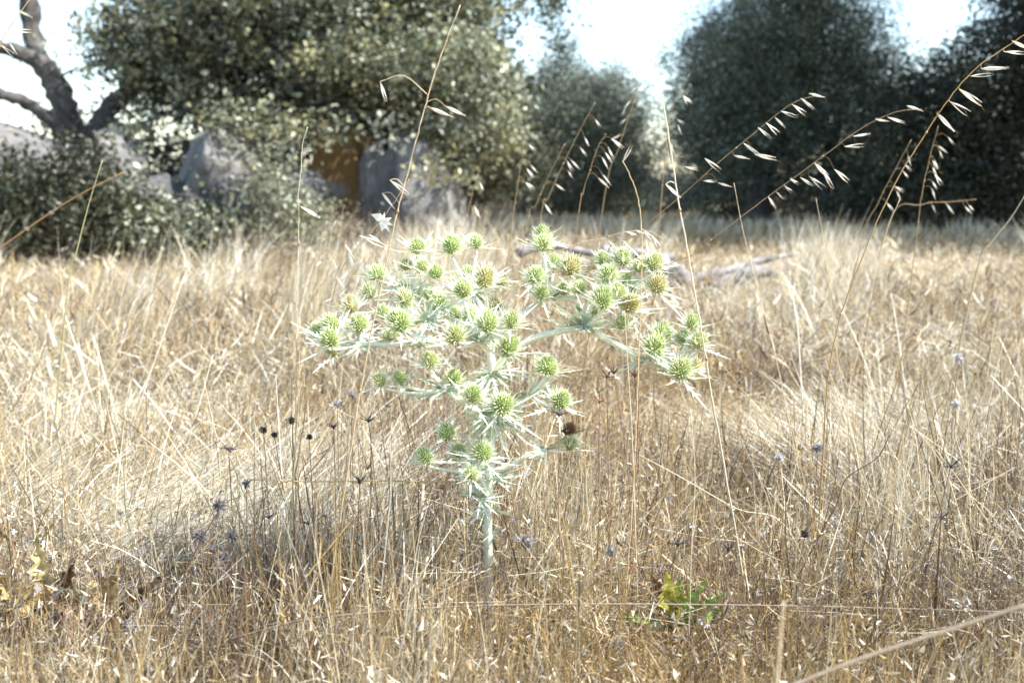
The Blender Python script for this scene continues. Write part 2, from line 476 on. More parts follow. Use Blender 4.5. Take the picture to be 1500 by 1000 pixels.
# ------------------------------------------------------------------ rocks
def rock(px0, px1, ptop, pbot, Y, depth, seed, mat, label, flat=0.0, rot=0.0, cuts=(), group='granite boulders under the oak'):
    c0 = at(px0, pbot, Y); c1 = at(px1, ptop, Y)
    w = c1.x - c0.x
    zb = -0.15; zt = c1.z
    h = zt - zb
    bm = bmesh.new()
    bmesh.ops.create_icosphere(bm, subdivisions=5, radius=1)
    rg = random.Random(int(seed * 10)); cuts = list(cuts)
    for _ in range(9):
        cuts.append((rg.gauss(0, 1), rg.gauss(0, 1) - .3, rg.gauss(.2, .8), rg.uniform(.86, 1.0)))
    for v in bm.verts:
        d = v.co.normalized()
        # squarish boulder
        k = (abs(d.x) ** 3.2 + abs(d.y) ** 3.2 + abs(d.z) ** 3.2) ** (-1 / 3.2)
        p = d * k
        p *= 1 + 0.14 * noise.noise(d * 1.6 + Vector((seed, 0, 0))) + 0.1 * noise.noise(d * 3.4 + Vector((0, seed, 0))) + 0.04 * noise.noise(d * 10 + Vector((0, seed, 1)))
        for (nx, ny, nz, dd) in cuts:
            nn = Vector((nx, ny, nz)).normalized(); s = p.dot(nn)
            if s > dd: p -= nn * (s - dd) * 0.9
        cr_ = abs(noise.noise(p * 1.7 + Vector((seed, 3, 1))))
        if cr_ < .035: p *= 1 - .05 * (1 - cr_ / .035)
        p *= 1 + .015 * noise.noise(p * 14)
        v.co = p
    mx = Matrix.Rotation(rot, 4, 'Z')
    bmesh.ops.transform(bm, matrix=mx, verts=bm.verts)
    xs = [v.co.x for v in bm.verts]; zs = [v.co.z for v in bm.verts]
    sx = w / (max(xs) - min(xs)); sz = h / (max(zs) - min(zs))
    for v in bm.verts:
        v.co = Vector(((v.co.x - (max(xs) + min(xs)) / 2) * sx, v.co.y * depth / 2, (v.co.z - min(zs)) * sz))
    for f in bm.faces: f.smooth = True
    me = bpy.data.meshes.new('boulder'); bm.to_mesh(me); bm.free()
    me.materials.append(mat)
    o = link('boulder', me, loc=((c0.x + c1.x) / 2, Y + depth * 0.3, zb))
    return tag(o, label, 'boulder', group)

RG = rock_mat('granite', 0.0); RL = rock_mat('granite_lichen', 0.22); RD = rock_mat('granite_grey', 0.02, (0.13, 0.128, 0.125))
rock(-260, 84, 138, 400, 6.4, 1.4, 1.3, RG, 'large grey granite slab with bright top at the left edge', cuts=((0.5, 0, 1, 0.75), (0, -1, 0.1, 0.8)))
rock(222, 400, 178, 400, 6.3, 0.9, 7.1, RG, 'pale sunlit granite boulder with slanting right face behind the low bush', cuts=((0.95, -0.3, 1.1, 0.62), (-0.9, -0.3, 0.5, 0.75)), rot=0.2)
rock(132, 200, 178, 400, 6.9, 0.6, 4.4, RG, 'small grey boulder half hidden beside the gnarled trunk', cuts=((0.3, -0.3, 1, 0.7),))
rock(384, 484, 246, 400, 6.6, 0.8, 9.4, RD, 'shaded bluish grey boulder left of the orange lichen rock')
rock(448, 552, 172, 360, 6.9, 0.9, 3.2, RL, 'upright granite block covered in orange lichen', cuts=((0.1, -1, 0.2, 0.75), (0.2, 0, 1, 0.8)))
rock(536, 682, 196, 370, 6.6, 1.0, 5.9, RG, 'rounded grey boulder with sunlit right shoulder, rightmost of the rocks', cuts=((0.9, 0, 1.0, 0.85), (-0.5, -0.6, 0.2, 0.85)))

rock(520, 566, 200, 360, 6.8, 0.45, 2.7, RG, 'narrow grey boulder wedged between the orange lichen rock and the rounded one', cuts=((0, -1, 0.2, 0.8),))
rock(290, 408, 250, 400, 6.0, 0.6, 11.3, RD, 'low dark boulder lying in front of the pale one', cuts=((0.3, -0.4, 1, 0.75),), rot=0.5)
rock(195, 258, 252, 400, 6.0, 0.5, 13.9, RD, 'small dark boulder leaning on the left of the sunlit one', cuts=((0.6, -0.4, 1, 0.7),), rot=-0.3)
# ------------------------------------------------------------------ trees
def crown_mesh(blobs, n, ll, lw, seed, per=26, cr=0.12, cols=None, shell=0.33, up=0.45):
    """leaf-sized faces in clumps spread through the blobs; blob = (x,y,z,rx,ry,rz[,weight])"""
    g = np.random.default_rng(seed)
    B = np.array([b[:6] for b in blobs], dtype=float)
    wt = np.array([(b[6] if len(b) > 6 else 1) * (b[3] * b[4] * b[5]) ** (2 / 3) for b in blobs]); wt /= wt.sum()
    nc = max(3, n // per)
    bi = g.choice(len(B), nc, p=wt)
    d = g.normal(size=(nc, 3)); d /= np.linalg.norm(d, axis=1, keepdims=True)
    r = g.random(nc) ** shell
    wob = 1 + 0.22 * np.sin(d[:, 0] * 5 + bi) * np.cos(d[:, 2] * 4 + bi * 2) + g.normal(0, 0.06, nc)
    cc = B[bi, :3] + d * (r * wob)[:, None] * B[bi, 3:6]
    cs = g.uniform(0.5, 1.4, nc)
    ccol = np.array(cols)[g.integers(0, len(cols), nc)] * g.uniform(0.7, 1.25, (nc, 1))
    ci = g.integers(0, nc, n)
    P = cc[ci] + g.normal(0, 1, (n, 3)) * cr * cs[ci][:, None]
    P[:, 2] = np.maximum(P[:, 2], 0.03)
    nrm = g.normal(size=(n, 3)); nrm[:, 2] += up; nrm /= np.linalg.norm(nrm, axis=1, keepdims=True)
    ax = g.normal(size=(n, 3)); ax -= nrm * (ax * nrm).sum(1, keepdims=True); ax /= np.linalg.norm(ax, axis=1, keepdims=True)
    bx = np.cross(nrm, ax)
    s = g.uniform(0.6, 1.3, n)[:, None]
    a = P - ax * ll / 2 * s; b = P + ax * ll / 2 * s
    m = P - ax * ll * 0.08 * s
    c = m + bx * lw / 2 * s + nrm * lw * 0.18 * s; e = m - bx * lw / 2 * s + nrm * lw * 0.18 * s
    V = np.stack([a, c, b, e], 1)
    i0 = (np.arange(n) * 4)[:, None]
    F = np.concatenate([i0 + np.array([0, 2, 1]), i0 + np.array([0, 3, 2])], 0)
    col = ccol[ci] * g.uniform(0.8, 1.2, (n, 1))
    me = mesh_np('crown', V, F, np.repeat(col[:, None, :], 4, 1), M_leaf)
    return me, cc

def limb(mb, pts, r0, r1, col, n=12, wob=0.6, sub=6):
    p = smooth_path(pts, sub)
    for i in range(1, len(p) - 1):
        p[i] = p[i] + Vector((noise.noise(p[i] * 3), noise.noise(p[i] * 3 + Vector((9, 0, 0))), noise.noise(p[i] * 3 + Vector((0, 9, 0))))) * r0 * 0.7
    k = len(p) - 1
    mb.tube(p, [r0 + (r1 - r0) * (i / k) for i in range(k + 1)], col, n, wob=wob)
    return p

def twigs(root, src, targets, r, col, seed):
    g = random.Random(seed)
    mb = MB()
    for t in targets:
        s = min(src, key=lambda q: (q - t).length + g.random() * 0.3)
        mid = s.lerp(t, 0.5) + Vector((g.uniform(-.1, .1), g.uniform(-.1, .1), g.uniform(-.05, .15))) * (t - s).length
        p = smooth_path([s, mid, t], 3); k = len(p) - 1
        mb.tube(p, [r * (1 - 0.8 * i / k) for i in range(k + 1)], col, 4, cap=False)
    o = link('twigs', mb.mesh('twigs', M_bark), root, kind='stuff')
    return o

def tree(name, label, cat, base, trunk_paths, blobs, n, ll, lw, seed, cols, per=26, cr=0.12, bark=(0.16, 0.14, 0.12), tw=140, twr=0.012, group=None, shell=0.33):
    root = thing(name, label, cat, base, group)
    inv = Vector(base)
    src = []
    for i, (pts, r0, r1) in enumerate(trunk_paths):
        mb = MB()
        src += limb(mb, [Vector(p) - inv for p in pts], r0, r1, bark)
        link('trunk' if i == 0 else 'branch', mb.mesh('trunk' if i == 0 else 'branch', M_bark), root)
    bl = [(b[0] - inv.x, b[1] - inv.y, b[2] - inv.z) + tuple(b[3:]) for b in blobs]
    me, cc = crown_mesh(bl, n, ll, lw, seed, per, cr, cols, shell)
    link('crown', me, root, kind='stuff')
    if tw and src:
        idx = np.random.default_rng(seed).choice(len(cc), min(tw, len(cc)), replace=False)
        twigs(root, src, [Vector(cc[i]) for i in idx], twr, tuple(x * 1.3 for x in bark), seed)
    return root

def B(px, py, Y, rpx, rpy, ry, w=1.0):
    """blob at a pixel and distance, radii in photograph pixels across and up"""
    p = at(px, py, Y); k = Y / FPX
    return (p.x, p.y, p.z, rpx * k, ry, rpy * k, w)

OAK = [(0.20, 0.215, 0.13), (0.30, 0.32, 0.22), (0.08, 0.09, 0.05), (0.28, 0.265, 0.13), (0.40, 0.42, 0.31), (0.06, 0.065, 0.035)]
OLIVE = [(0.17, 0.2, 0.14), (0.11, 0.135, 0.09), (0.25, 0.28, 0.2), (0.07, 0.085, 0.06)]
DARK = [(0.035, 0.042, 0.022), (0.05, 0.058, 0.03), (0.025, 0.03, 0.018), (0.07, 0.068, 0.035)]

# gnarled oak above the rocks
YO = 7.8
ob = at(128, 380, YO); ob.z = -0.02
fork = at(112, 200, YO)
tree('oak_tree', 'gnarled grey green oak spreading its crown over the boulders at the left', 'tree', tuple(ob),
     [([ob, at(120, 300, YO), fork], 0.13, 0.10),
      ([fork, at(95, 150, YO - .1), at(62, 92, YO - .1), at(45, 40, YO), at(38, -40, YO), at(60, -140, YO + .2)], 0.10, 0.05),
      ([at(64, 96, YO - .1), at(25, 72, YO - .2), at(-30, 60, YO - .2), at(-110, 20, YO)], 0.06, 0.04),
      ([at(118, 250, YO), at(85, 190, YO - .4), at(40, 150, YO - .5), at(0, 140, YO - .6), at(-60, 110, YO - .6)], 0.055, 0.035),
      ([at(118, 240, YO), at(150, 165, YO), at(200, 130, YO), at(290, 110, YO), at(420, 60, YO + .2), at(520, 0, YO + .3)], 0.085, 0.03),
      ([at(150, 170, YO), at(190, 190, YO - .2), at(250, 170, YO - .3), at(330, 150, YO - .3), at(450, 160, YO - .3)], 0.045, 0.02),
      ([at(290, 110, YO), at(400, 130, YO + .3), at(540, 150, YO + .4), at(700, 190, YO + .4), at(780, 240, YO + .4)], 0.045, 0.015)],
     [B(230, 60, YO, 75, 60, .6), B(300, 110, YO, 60, 45, .5), B(340, 20, YO, 90, 60, .8), B(420, 70, YO, 80, 60, .7), B(520, 30, YO, 95, 60, .8), B(470, 120, YO, 85, 45, .6),
      B(600, 90, YO + .2, 80, 70, .7), B(660, 30, YO + .2, 60, 45, .6, .8), B(570, 150, YO, 80, 45, .6), B(690, 130, YO + .3, 70, 65, .7), B(740, 20, YO + .3, 50, 25, .5, .35), B(380, 165, YO, 90, 30, .6),
      B(640, 215, YO + .2, 75, 45, .5, .9), B(720, 225, YO + .4, 65, 60, .5, .9), B(770, 190, YO + .4, 55, 55, .5, .6), B(800, 50, YO + .4, 30, 18, .3, .2), B(810, 10, YO + .4, 30, 20, .3, .2),
      B(175, 95, YO, 50, 30, .4, .12), B(240, 150, YO, 60, 30, .4, .35), B(100, 60, YO + .1, 45, 50, .3, .04), B(150, 30, YO, 30, 40, .3, .1), B(520, -110, YO, 230, 70, 1.0), B(660, 95, 6.9, 90, 50, .5, .6), B(520, 95, 7.0, 80, 45, .4, .6),
      B(560, 190, 6.7, 70, 18, .2, .22), B(700, 190, 6.9, 70, 50, .4, .7), B(420, 185, 6.5, 80, 22, .3, .35), B(215, 195, 6.0, 40, 20, .2, .16), B(320, 170, 6.3, 60, 18, .2, .2), B(650, 250, 6.4, 34, 30, .2, .2), B(160, 250, 6.0, 26, 40, .2, .1)],
     120000, 0.048, 0.028, 5, OAK, per=34, cr=0.07, bark=(0.085, 0.078, 0.07), tw=420, twr=0.014)

# bushes at the foot of the rocks
def bush(label, blobs, n, ll, lw, seed, cols, cr=0.07, cat='bush', name='low_bush', tw=60, group='bushes at the foot of the rocks'):
    b = blobs[0]; base = Vector((b[0], b[1], 0))
    root = thing(name, label, cat, tuple(base), group)
    bl = [(q[0] - base.x, q[1] - base.y, q[2]) + tuple(q[3:]) for q in blobs]
    me, cc = crown_mesh(bl, n, ll, lw, seed, 22, cr, cols)
    link('foliage', me, root, kind='stuff')
    idx = np.random.default_rng(seed).choice(len(cc), min(tw, len(cc)), replace=False)
    src = [Vector((random.uniform(-.15, .15), random.uniform(-.1, .1), 0)) for _ in range(8)]
    twigs(root, src, [Vector(cc[i]) for i in idx], 0.009, (0.3, 0.26, 0.2), seed)
    return root
bush('small leaved grey green bush in front of the pale boulder', [B(240, 350, 5.7, 100, 40, .3), B(330, 345, 5.9, 50, 28, .25, .6), B(170, 320, 5.9, 45, 50, .3, .6), B(215, 290, 5.9, 25, 40, .2, .2)], 11000, 0.034, 0.02, 31, OAK + DARK)
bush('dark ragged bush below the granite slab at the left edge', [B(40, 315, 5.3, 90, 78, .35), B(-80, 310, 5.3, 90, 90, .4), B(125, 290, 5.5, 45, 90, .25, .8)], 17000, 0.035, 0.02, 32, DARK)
bush('sparse twiggy bush beside the shaded bluish boulder', [B(420, 330, 6.0, 60, 46, .3), B(385, 275, 6.0, 36, 60, .2, .6)], 6500, 0.03, 0.016, 33, OAK, tw=150)
bush('brown dried undergrowth at the right end of the rocks', [B(470, 345, 6.2, 70, 18, .3), B(400, 372, 5.6, 60, 16, .3), B(540, 318, 6.8, 60, 10, .3)], 5000, 0.03, 0.01, 34, [(0.2, 0.15, 0.09), (0.14, 0.11, 0.07)], tw=120)
bush('hanging oak scrub behind the rounded grey boulder', [B(700, 240, 9.2, 70, 65, .6), B(760, 245, 9.6, 60, 55, .5), B(600, 200, 9, 110, 90, .7)], 17000, 0.04, 0.022, 35, [(0.12, 0.13, 0.07), (0.16, 0.165, 0.09), (0.09, 0.1, 0.05)], group=None)
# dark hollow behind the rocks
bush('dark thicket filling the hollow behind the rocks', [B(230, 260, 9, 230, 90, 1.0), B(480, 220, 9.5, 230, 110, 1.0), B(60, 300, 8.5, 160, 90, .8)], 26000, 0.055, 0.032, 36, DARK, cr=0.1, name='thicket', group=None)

bush('mid green bush closing the foot of the gap between the two olive trees', [(2.2, 21, .4, .9, .6, .5), (3.4, 21.5, .35, 1.0, .6, .45)], 12000, .08, .04, 61, OLIVE, cr=.12, group='bushes beyond the field')
bush('grey green bush growing under the broad olive tree', [(3.6, 15.5, .35, 1.0, .6, .42), (5.0, 15.2, .3, .9, .6, .4)], 12000, .06, .03, 62, OLIVE, cr=.1, group='bushes beyond the field')
bush('low bush under the middle olive tree beside the oak scrub', [(.6, 18, .35, 1.2, .6, .45), (1.9, 18, .3, .7, .5, .35)], 12000, .07, .03, 63, OLIVE, cr=.1, group='bushes beyond the field')
# tree in the middle distance
def ground_at(px, Y):
    p = at(px, 300, Y); p.z = 0; return p
Ym = 17.0
tree('olive_tree', 'bluish olive tree in the middle distance between the oak and the bright gap', 'tree', tuple(ground_at(870, Ym)),
     [([ground_at(870, Ym), at(868, 260, Ym), at(850, 200, Ym), at(835, 140, Ym)], 0.16, 0.07), ([at(868, 250, Ym), at(900, 200, Ym), at(915, 150, Ym)], 0.09, 0.04)],
     [B(840, 190, Ym, 62, 80, .9), B(900, 170, Ym, 48, 60, .8), B(820, 110, Ym, 36, 50, .6, .6), B(930, 225, Ym, 34, 50, .6), B(826, 65, Ym, 14, 22, .3, .25), B(850, 180, Ym + 1.5, 80, 80, 1.6), B(870, 262, Ym, 90, 34, .8, 1.3), B(780, 230, Ym, 50, 50, .8)],
     70000, 0.07, 0.022, 41, [(0.12, 0.15, 0.11), (0.09, 0.11, 0.085), (0.16, 0.175, 0.12)], cr=0.13, per=40, group='olive trees beyond the field', tw=60, bark=(0.12, 0.11, 0.1))
Yr = 14.0
tree('olive_tree', 'broad grey olive tree with forked trunk right of the bright gap', 'tree', tuple(ground_at(1110, Yr)),
     [([ground_at(1110, Yr), at(1105, 262, Yr), at(1090, 215, Yr), at(1060, 150, Yr)], 0.2, 0.09), ([at(1108, 262, Yr), at(1140, 200, Yr), at(1180, 120, Yr), at(1200, 60, Yr)], 0.13, 0.06),
      ([ground_at(1200, Yr - .3), at(1203, 290, Yr - .3), at(1212, 240, Yr - .2), at(1235, 160, Yr)], 0.12, 0.06)],
     [B(1045, 110, Yr, 72, 80, 1.0), B(1110, 70, Yr, 90, 75, 1.1, 1.2), B(1215, 60, Yr, 85, 95, 1.1, 1.3), B(1030, 190, Yr, 60, 55, .9), B(1110, 180, Yr, 90, 70, 1.0, 1.2),
      B(1210, 165, Yr, 90, 70, 1.0, 1.1), B(1300, 130, Yr, 62, 70, .9), B(1060, 245, Yr, 70, 38, .8, 1.2), B(1160, 252, Yr, 80, 36, .8, 1.2), B(1260, 262, Yr - .2, 60, 34, .7, 1.2), B(1180, -40, Yr, 90, 60, 1.6), B(1200, -140, Yr, 110, 90, 2.2), B(1120, -110, Yr, 90, 70, 2.0), B(1290, 215, Yr, 70, 60, .9), B(1130, 130, Yr + 1.6, 130, 120, 1.6), B(1100, 170, Yr + .3, 100, 90, .9)],
     210000, 0.060, 0.020, 42, OLIVE, per=46, cr=0.12, group='olive trees beyond the field', tw=120, bark=(0.1, 0.09, 0.085))
Yd = 11.6
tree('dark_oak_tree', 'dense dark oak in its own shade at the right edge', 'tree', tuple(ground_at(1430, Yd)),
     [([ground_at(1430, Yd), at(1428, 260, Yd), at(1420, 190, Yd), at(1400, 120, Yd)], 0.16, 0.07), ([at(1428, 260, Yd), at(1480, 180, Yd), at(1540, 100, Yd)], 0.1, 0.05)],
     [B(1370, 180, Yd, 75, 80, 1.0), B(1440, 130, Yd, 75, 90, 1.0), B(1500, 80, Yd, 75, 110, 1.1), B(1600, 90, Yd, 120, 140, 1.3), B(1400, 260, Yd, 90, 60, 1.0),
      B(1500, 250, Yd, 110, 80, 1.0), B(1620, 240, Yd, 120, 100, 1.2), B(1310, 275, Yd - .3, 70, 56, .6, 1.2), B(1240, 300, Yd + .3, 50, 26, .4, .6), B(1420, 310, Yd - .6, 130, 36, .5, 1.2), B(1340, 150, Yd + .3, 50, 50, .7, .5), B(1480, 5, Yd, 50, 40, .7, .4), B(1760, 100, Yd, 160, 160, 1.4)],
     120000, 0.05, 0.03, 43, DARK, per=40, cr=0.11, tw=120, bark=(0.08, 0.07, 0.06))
# unseen trees added right of the frame to throw the field's shade band
tree('oak_tree', 'unseen oak crowns added outside the right edge of the view to shade the field', 'tree', (8.3, 9.8, 0),
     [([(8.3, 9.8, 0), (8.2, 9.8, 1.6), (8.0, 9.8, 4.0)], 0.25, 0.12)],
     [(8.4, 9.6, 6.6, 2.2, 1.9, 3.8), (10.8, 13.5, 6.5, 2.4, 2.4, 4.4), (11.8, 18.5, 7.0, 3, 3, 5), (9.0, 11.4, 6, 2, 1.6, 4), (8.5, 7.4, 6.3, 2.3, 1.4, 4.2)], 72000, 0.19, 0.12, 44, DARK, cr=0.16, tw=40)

# distant wood closing the horizon
g = np.random.default_rng(50)
blobs = []
for i in range(40):
    x = -48 + i * 2.4 + g.uniform(-.8, .8)
    blobs.append((x, 58 + g.uniform(-5, 5), 0.9, 2.2, 2.0, g.uniform(0.8, 1.9)))
me, _ = crown_mesh(blobs, 26000, 0.34, 0.2, 51, 20, 0.45, [(0.13, 0.16, 0.13), (0.1, 0.13, 0.11)])
o = link('distant_wood', me); tag(o, 'low pale wood along the horizon seen through the gap', 'wood', kind='stuff')

# ------------------------------------------------------------------ fallen branches
def log(pts, Y, r0, r1, label, dz=0.0):
    P = [at(px, py, Y + dy) for px, py, dy in pts]
    mb = MB(); limb(mb, P, r0, r1, (0.22, 0.2, 0.185), n=8, wob=0.5)
    o = link('fallen_branch', mb.mesh('fallen_branch', M_bark))
    return tag(o, label, 'branch', 'bleached dead branches lying in the field')
YL = 4.0
log([(760, 372, 0), (800, 362, .05), (850, 368, .1), (900, 380, .1)], YL, 0.022, 0.01, 'bleached dead branch lying left of the others, behind the tall right flower heads')
log([(880, 368, 0), (930, 372, 0), (988, 376, .05)], YL, 0.026, 0.015, 'short pale dead branch lying nearly level, uppermost of the pile')
log([(945, 380, 0), (985, 398, -.05), (1012, 412, -.1)], YL, 0.05, 0.036, 'thick pale stub of dead wood sloping down to the right')
log([(960, 410, 0), (1040, 400, .1), (1100, 385, .2), (1170, 372, .3)], YL, 0.024, 0.01, 'long thin dead branch running up to the right')
log([(1035, 418, 0), (1065, 413, 0), (1100, 398, 0), (1140, 402, .1)], YL - .2, 0.042, 0.018, 'pale dead branch with bright end, rightmost of the pile')

# ------------------------------------------------------------------ oat stalks and stems
def path_px(pts, Y, ground=True, dY=0.0, foot=None):
    """pts from the tip down in photograph pixels -> world points from the foot up"""
    n = len(pts)
    P = [at(p[0], p[1], (p[2] if len(p) > 2 else Y) + dY * i / max(1, n - 1)) for i, p in enumerate(pts)]
    if ground:
        q = P[-1]; d = (P[-1] - P[-2]); d = d / max(1e-6, abs(d.z))
        gx = q.x + max(-0.05, min(0.05, d.x * q.z)); gy = q.y
        if q.z > 0.02: P.append(Vector((gx, gy, gz(gx, gy) - 0.005)))
    return P[::-1]

def spikelet_mesh(L=0.025, seed=0, open_=0.25):
    """one hanging oat spikelet: two papery pointed husks; runs along +X from the origin"""
    g = random.Random(seed); mb = MB()
    for s in (-1, 1):
        vs = []; fs = []; cs = []
        k = 7
        for i in range(k + 1):
            t = i / k
            w = L * 0.068 * math.sin(math.pi * min(1, t * 1.12) ** 0.75) ** 0.9 if t * 1.12 < 1 else 0.0002
            w = max(w, 0.0003)
            z = s * (L * 0.075 * math.sin(math.pi * t) + L * open_ * 0.22 * t * t)
            for u in (-1, 0, 1):
                vs.append((t * L, u * w, z - s * abs(u) * w * 0.75))
                c = 0.86 - 0.1 * abs(t - 0.4)
                cs.append((c, c * 0.96, c * 0.83))
        for i in range(k):
            for u in (0, 1):
                a = i * 3 + u
                fs.append((a, a + 1, a + 4, a + 3))
        mb.add(vs, fs, cs)
    # awn
    mb.tube([(L * .3, 0, 0), (L * .75, 0, L * .05), (L * 1.15, 0, L * 0.16 * g.choice((-1, 1)))], [0.0003, 0.00025, 0.0001], (0.45, 0.3, 0.15), 3, cap=False)
    return mb.mesh('spikelet', M_husk)
SPIK = [spikelet_mesh(1.0 * 0.025, k, 0.15 + 0.2 * k) for k in range(3)]

def place_dir(o, p, d, roll=0.0, s=1.0):
    d = Vector(d).normalized()
    q = d.to_track_quat('X', 'Z') @ Quaternion((1, 0, 0), roll)
    o.rotation_mode = 'QUATERNION'
    o.location = p; o.rotation_quaternion = q; o.scale = (s, s, s)

def oat(label, pts, Y, spk=(), r=0.0008, col=(0.62, 0.47, 0.25), auto=0, side=1, dY=0.0, ground=True, name='wild_oat', cat='oat stalk', auto_range=(0.5, 0.97), group='wild oat stalks', alen=0.024):
    P = path_px(pts, Y, ground, dY)
    S = smooth_path(P, 6)
    gz_ = random.Random(int(pts[0][0] * 3 + pts[0][1]))
    for q in range(2, len(S) - 1):
        S[q] = S[q] + Vector((gz_.uniform(-1, 1), gz_.uniform(-1, 1), 0)) * 0.00045
    base = S[0].copy()
    root = thing(name, label, cat, tuple(base), group)
    mb = MB(); k = len(S) - 1
    mb.tube([p - base for p in S], [r * (1.25 - 0.75 * i / k) for i in range(k + 1)],
            [tuple(c * (0.75 + 0.4 * i / k) for c in col) for i in range(k + 1)], 5)
    # a couple of nodes on the stem
    for f in (0.3, 0.62):
        q = S[int(k * f)] - base; q2 = S[min(k, int(k * f) + 1)] - base; dd = (q2 - q).normalized()
        mb.tube([q - dd * 0.002, q, q + dd * 0.002], [r, r * 1.8, r], (0.42, 0.27, 0.13), 5)
    link('stem', mb.mesh('stem', M_straw), root)
    items = []
    for (x0, y0, x1, y1) in spk:
        # nearest stem point on the picture gives the depth
        best = min(S, key=lambda p: (p - at(x0, y0, p.y)).length)
        a = at(x0, y0, best.y + random.uniform(-.004, .004)); b = at(x1, y1, best.y + random.uniform(-.006, .006))
        items.append((best, a, b))
    g = random.Random(int(pts[0][0] * 7 + pts[0][1]))
    for i in range(auto):
        f = auto_range[0] + (auto_range[1] - auto_range[0]) * (i + g.random() * 0.6) / auto
        q = S[int(k * f)]
        a = q + Vector((side * g.uniform(0.006, 0.02), g.uniform(-.01, .01), -g.uniform(-0.002, 0.012)))
        dirv = Vector((side * g.uniform(0.3, 1), g.uniform(-.3, .3), -g.uniform(0.4, 1.1))).normalized()
        items.append((q, a, a + dirv * alen * g.uniform(0.8, 1.15)))
    for j, (q, a, b) in enumerate(items):
        o = link('spikelet', SPIK[j % 3], root)
        L = (b - a).length
        place_dir(o, a - base, b - a, g.uniform(0, 6.28), L / 0.025)
        m2 = MB()
        mid = q.lerp(a, 0.5) + Vector((0, 0, 0.25 * (a - q).length))
        pp = smooth_path([q - base, mid - base, a - base], 4)
        m2.tube(pp, [r * 0.45] * len(pp), col, 3, cap=False)
        link('pedicel', m2.mesh('pedicel', M_straw), root)
    return root

oat('tallest wild oat at the right, arching into the top right corner with broad open husks',
    [(1505, 48), (1470, 72), (1430, 100), (1390, 145), (1350, 205), (1310, 270), (1270, 360), (1232, 460), (1212, 560), (1206, 660)], 1.08,
    [(1482, 60, 1510, 74), (1470, 76, 1500, 78), (1437, 101, 1476, 100), (1420, 112, 1456, 109), (1405, 131, 1438, 153), (1390, 148, 1419, 167), (1372, 166, 1398, 193)], r=0.00075, col=(0.5, 0.32, 0.12))
oat('wild oat leaning up to the right across the grey olive, upper of two parallel ones',
    [(1196, 140), (1160, 152), (1105, 195), (1062, 230), (1000, 285), (930, 345), (880, 400)], 1.28,
    [(1185, 137, 1208, 143), (1173, 144, 1192, 160), (1160, 153, 1180, 167), (1144, 163, 1168, 172), (1135, 172, 1150, 187), (1122, 180, 1140, 196), (1110, 187, 1130, 203),
     (1089, 210, 1112, 227), (1105, 226, 1137, 233), (1075, 228, 1098, 233), (1032, 232, 1055, 250), (1002, 244, 1022, 249), (1030, 265, 1050, 266), (1052, 268, 1072, 274)], col=(0.34, 0.24, 0.13), r=.0006)
oat('long wild oat rising to the right below the others, its tip near the dark oak',
    [(1350, 160), (1310, 165), (1262, 188), (1215, 222), (1150, 270), (1085, 318), (1020, 370), (960, 430)], 1.32,
    [(1328, 155, 1352, 163), (1300, 172, 1325, 180), (1282, 175, 1302, 178), (1250, 200, 1275, 196), (1237, 215, 1265, 213), (1192, 238, 1212, 258), (1205, 250, 1221, 277),
     (1222, 248, 1243, 266), (1185, 258, 1207, 276), (1172, 260, 1190, 272), (1157, 262, 1170, 270), (1148, 271, 1160, 282), (1137, 281, 1147, 291), (1125, 288, 1137, 305)], col=(0.34, 0.24, 0.13), r=.0006)
oat('very tall bare oat stem crossing in front of the plant, tip at the top centre',
    [(674, 8), (655, 58), (638, 105), (622, 160), (602, 235), (582, 310), (566, 385), (556, 430), (547, 470), (531, 555), (512, 670), (492, 800), (478, 900)], 0.9,
    [(557, 120, 566, 149), (630, 158, 664, 172), (653, 156, 682, 170), (571, 264, 599, 285), (560, 283, 578, 306)], col=(0.66, 0.52, 0.32), r=.00085)
oat('thin wavy stem with a single hanging husk, standing left of the plant',
    [(451, 186), (443, 215), (441, 250), (437, 290), (438, 330), (435, 420), (434, 500), (434, 580), (431, 690), (424, 790), (418, 870)], 0.98,
    [(441, 303, 469, 319)], r=0.0006, col=(0.6, 0.55, 0.38))
oat('pale straight twin stem standing right of the plant, rising to the sky',
    [(962, 88), (967, 130), (978, 190), (990, 270), (1003, 345), (1018, 430), (1030, 500), (1042, 580), (1060, 680)], 0.97,
    [(975, 270, 997, 290)], r=0.00095, col=(0.7, 0.6, 0.44))
oat('thin bent stem tipped by one upright husk, in front of the right flower heads',
    [(912, 236), (925, 262), (935, 292), (940, 340), (940, 400), (938, 470), (934, 560), (930, 660), (925, 760), (916, 870)], 0.92,
    [(912, 238, 926, 212)], r=0.0006, col=(0.66, 0.52, 0.3))
oat('oat panicle drooping at the upper left of the plant, with broad white husks',
    [(600, 262), (575, 300), (548, 335), (520, 366), (498, 400), (480, 470), (455, 560), (440, 650)], 1.03,
    [(526, 345, 567, 362), (541, 344, 556, 353), (516, 353, 528, 366), (505, 358, 520, 380), (510, 368, 519, 396), (492, 405, 506, 425), (487, 378, 493, 398)], r=.0006, col=(0.5, 0.36, 0.2))
oat('fallen arching oat with a row of husks behind the right flower heads',
    [(972, 350), (948, 338), (915, 340), (880, 350), (850, 356), (800, 380), (770, 430)], 1.2,
    [(915, 339, 935, 345), (930, 337, 948, 346), (940, 335, 958, 352), (905, 347, 920, 362), (890, 352, 905, 365), (955, 345, 966, 362)], r=.0006)
oat('oat sprig with separate husks in the top left corner',
    [(50, -10), (35, 12), (18, 36), (2, 62), (-15, 110), (-30, 200), (-40, 330), (-45, 500)], 0.9,
    [(24, 15, 48, 26), (16, 45, 46, 46), (2, 67, 20, 81), (12, 60, 25, 80)], r=.0006)
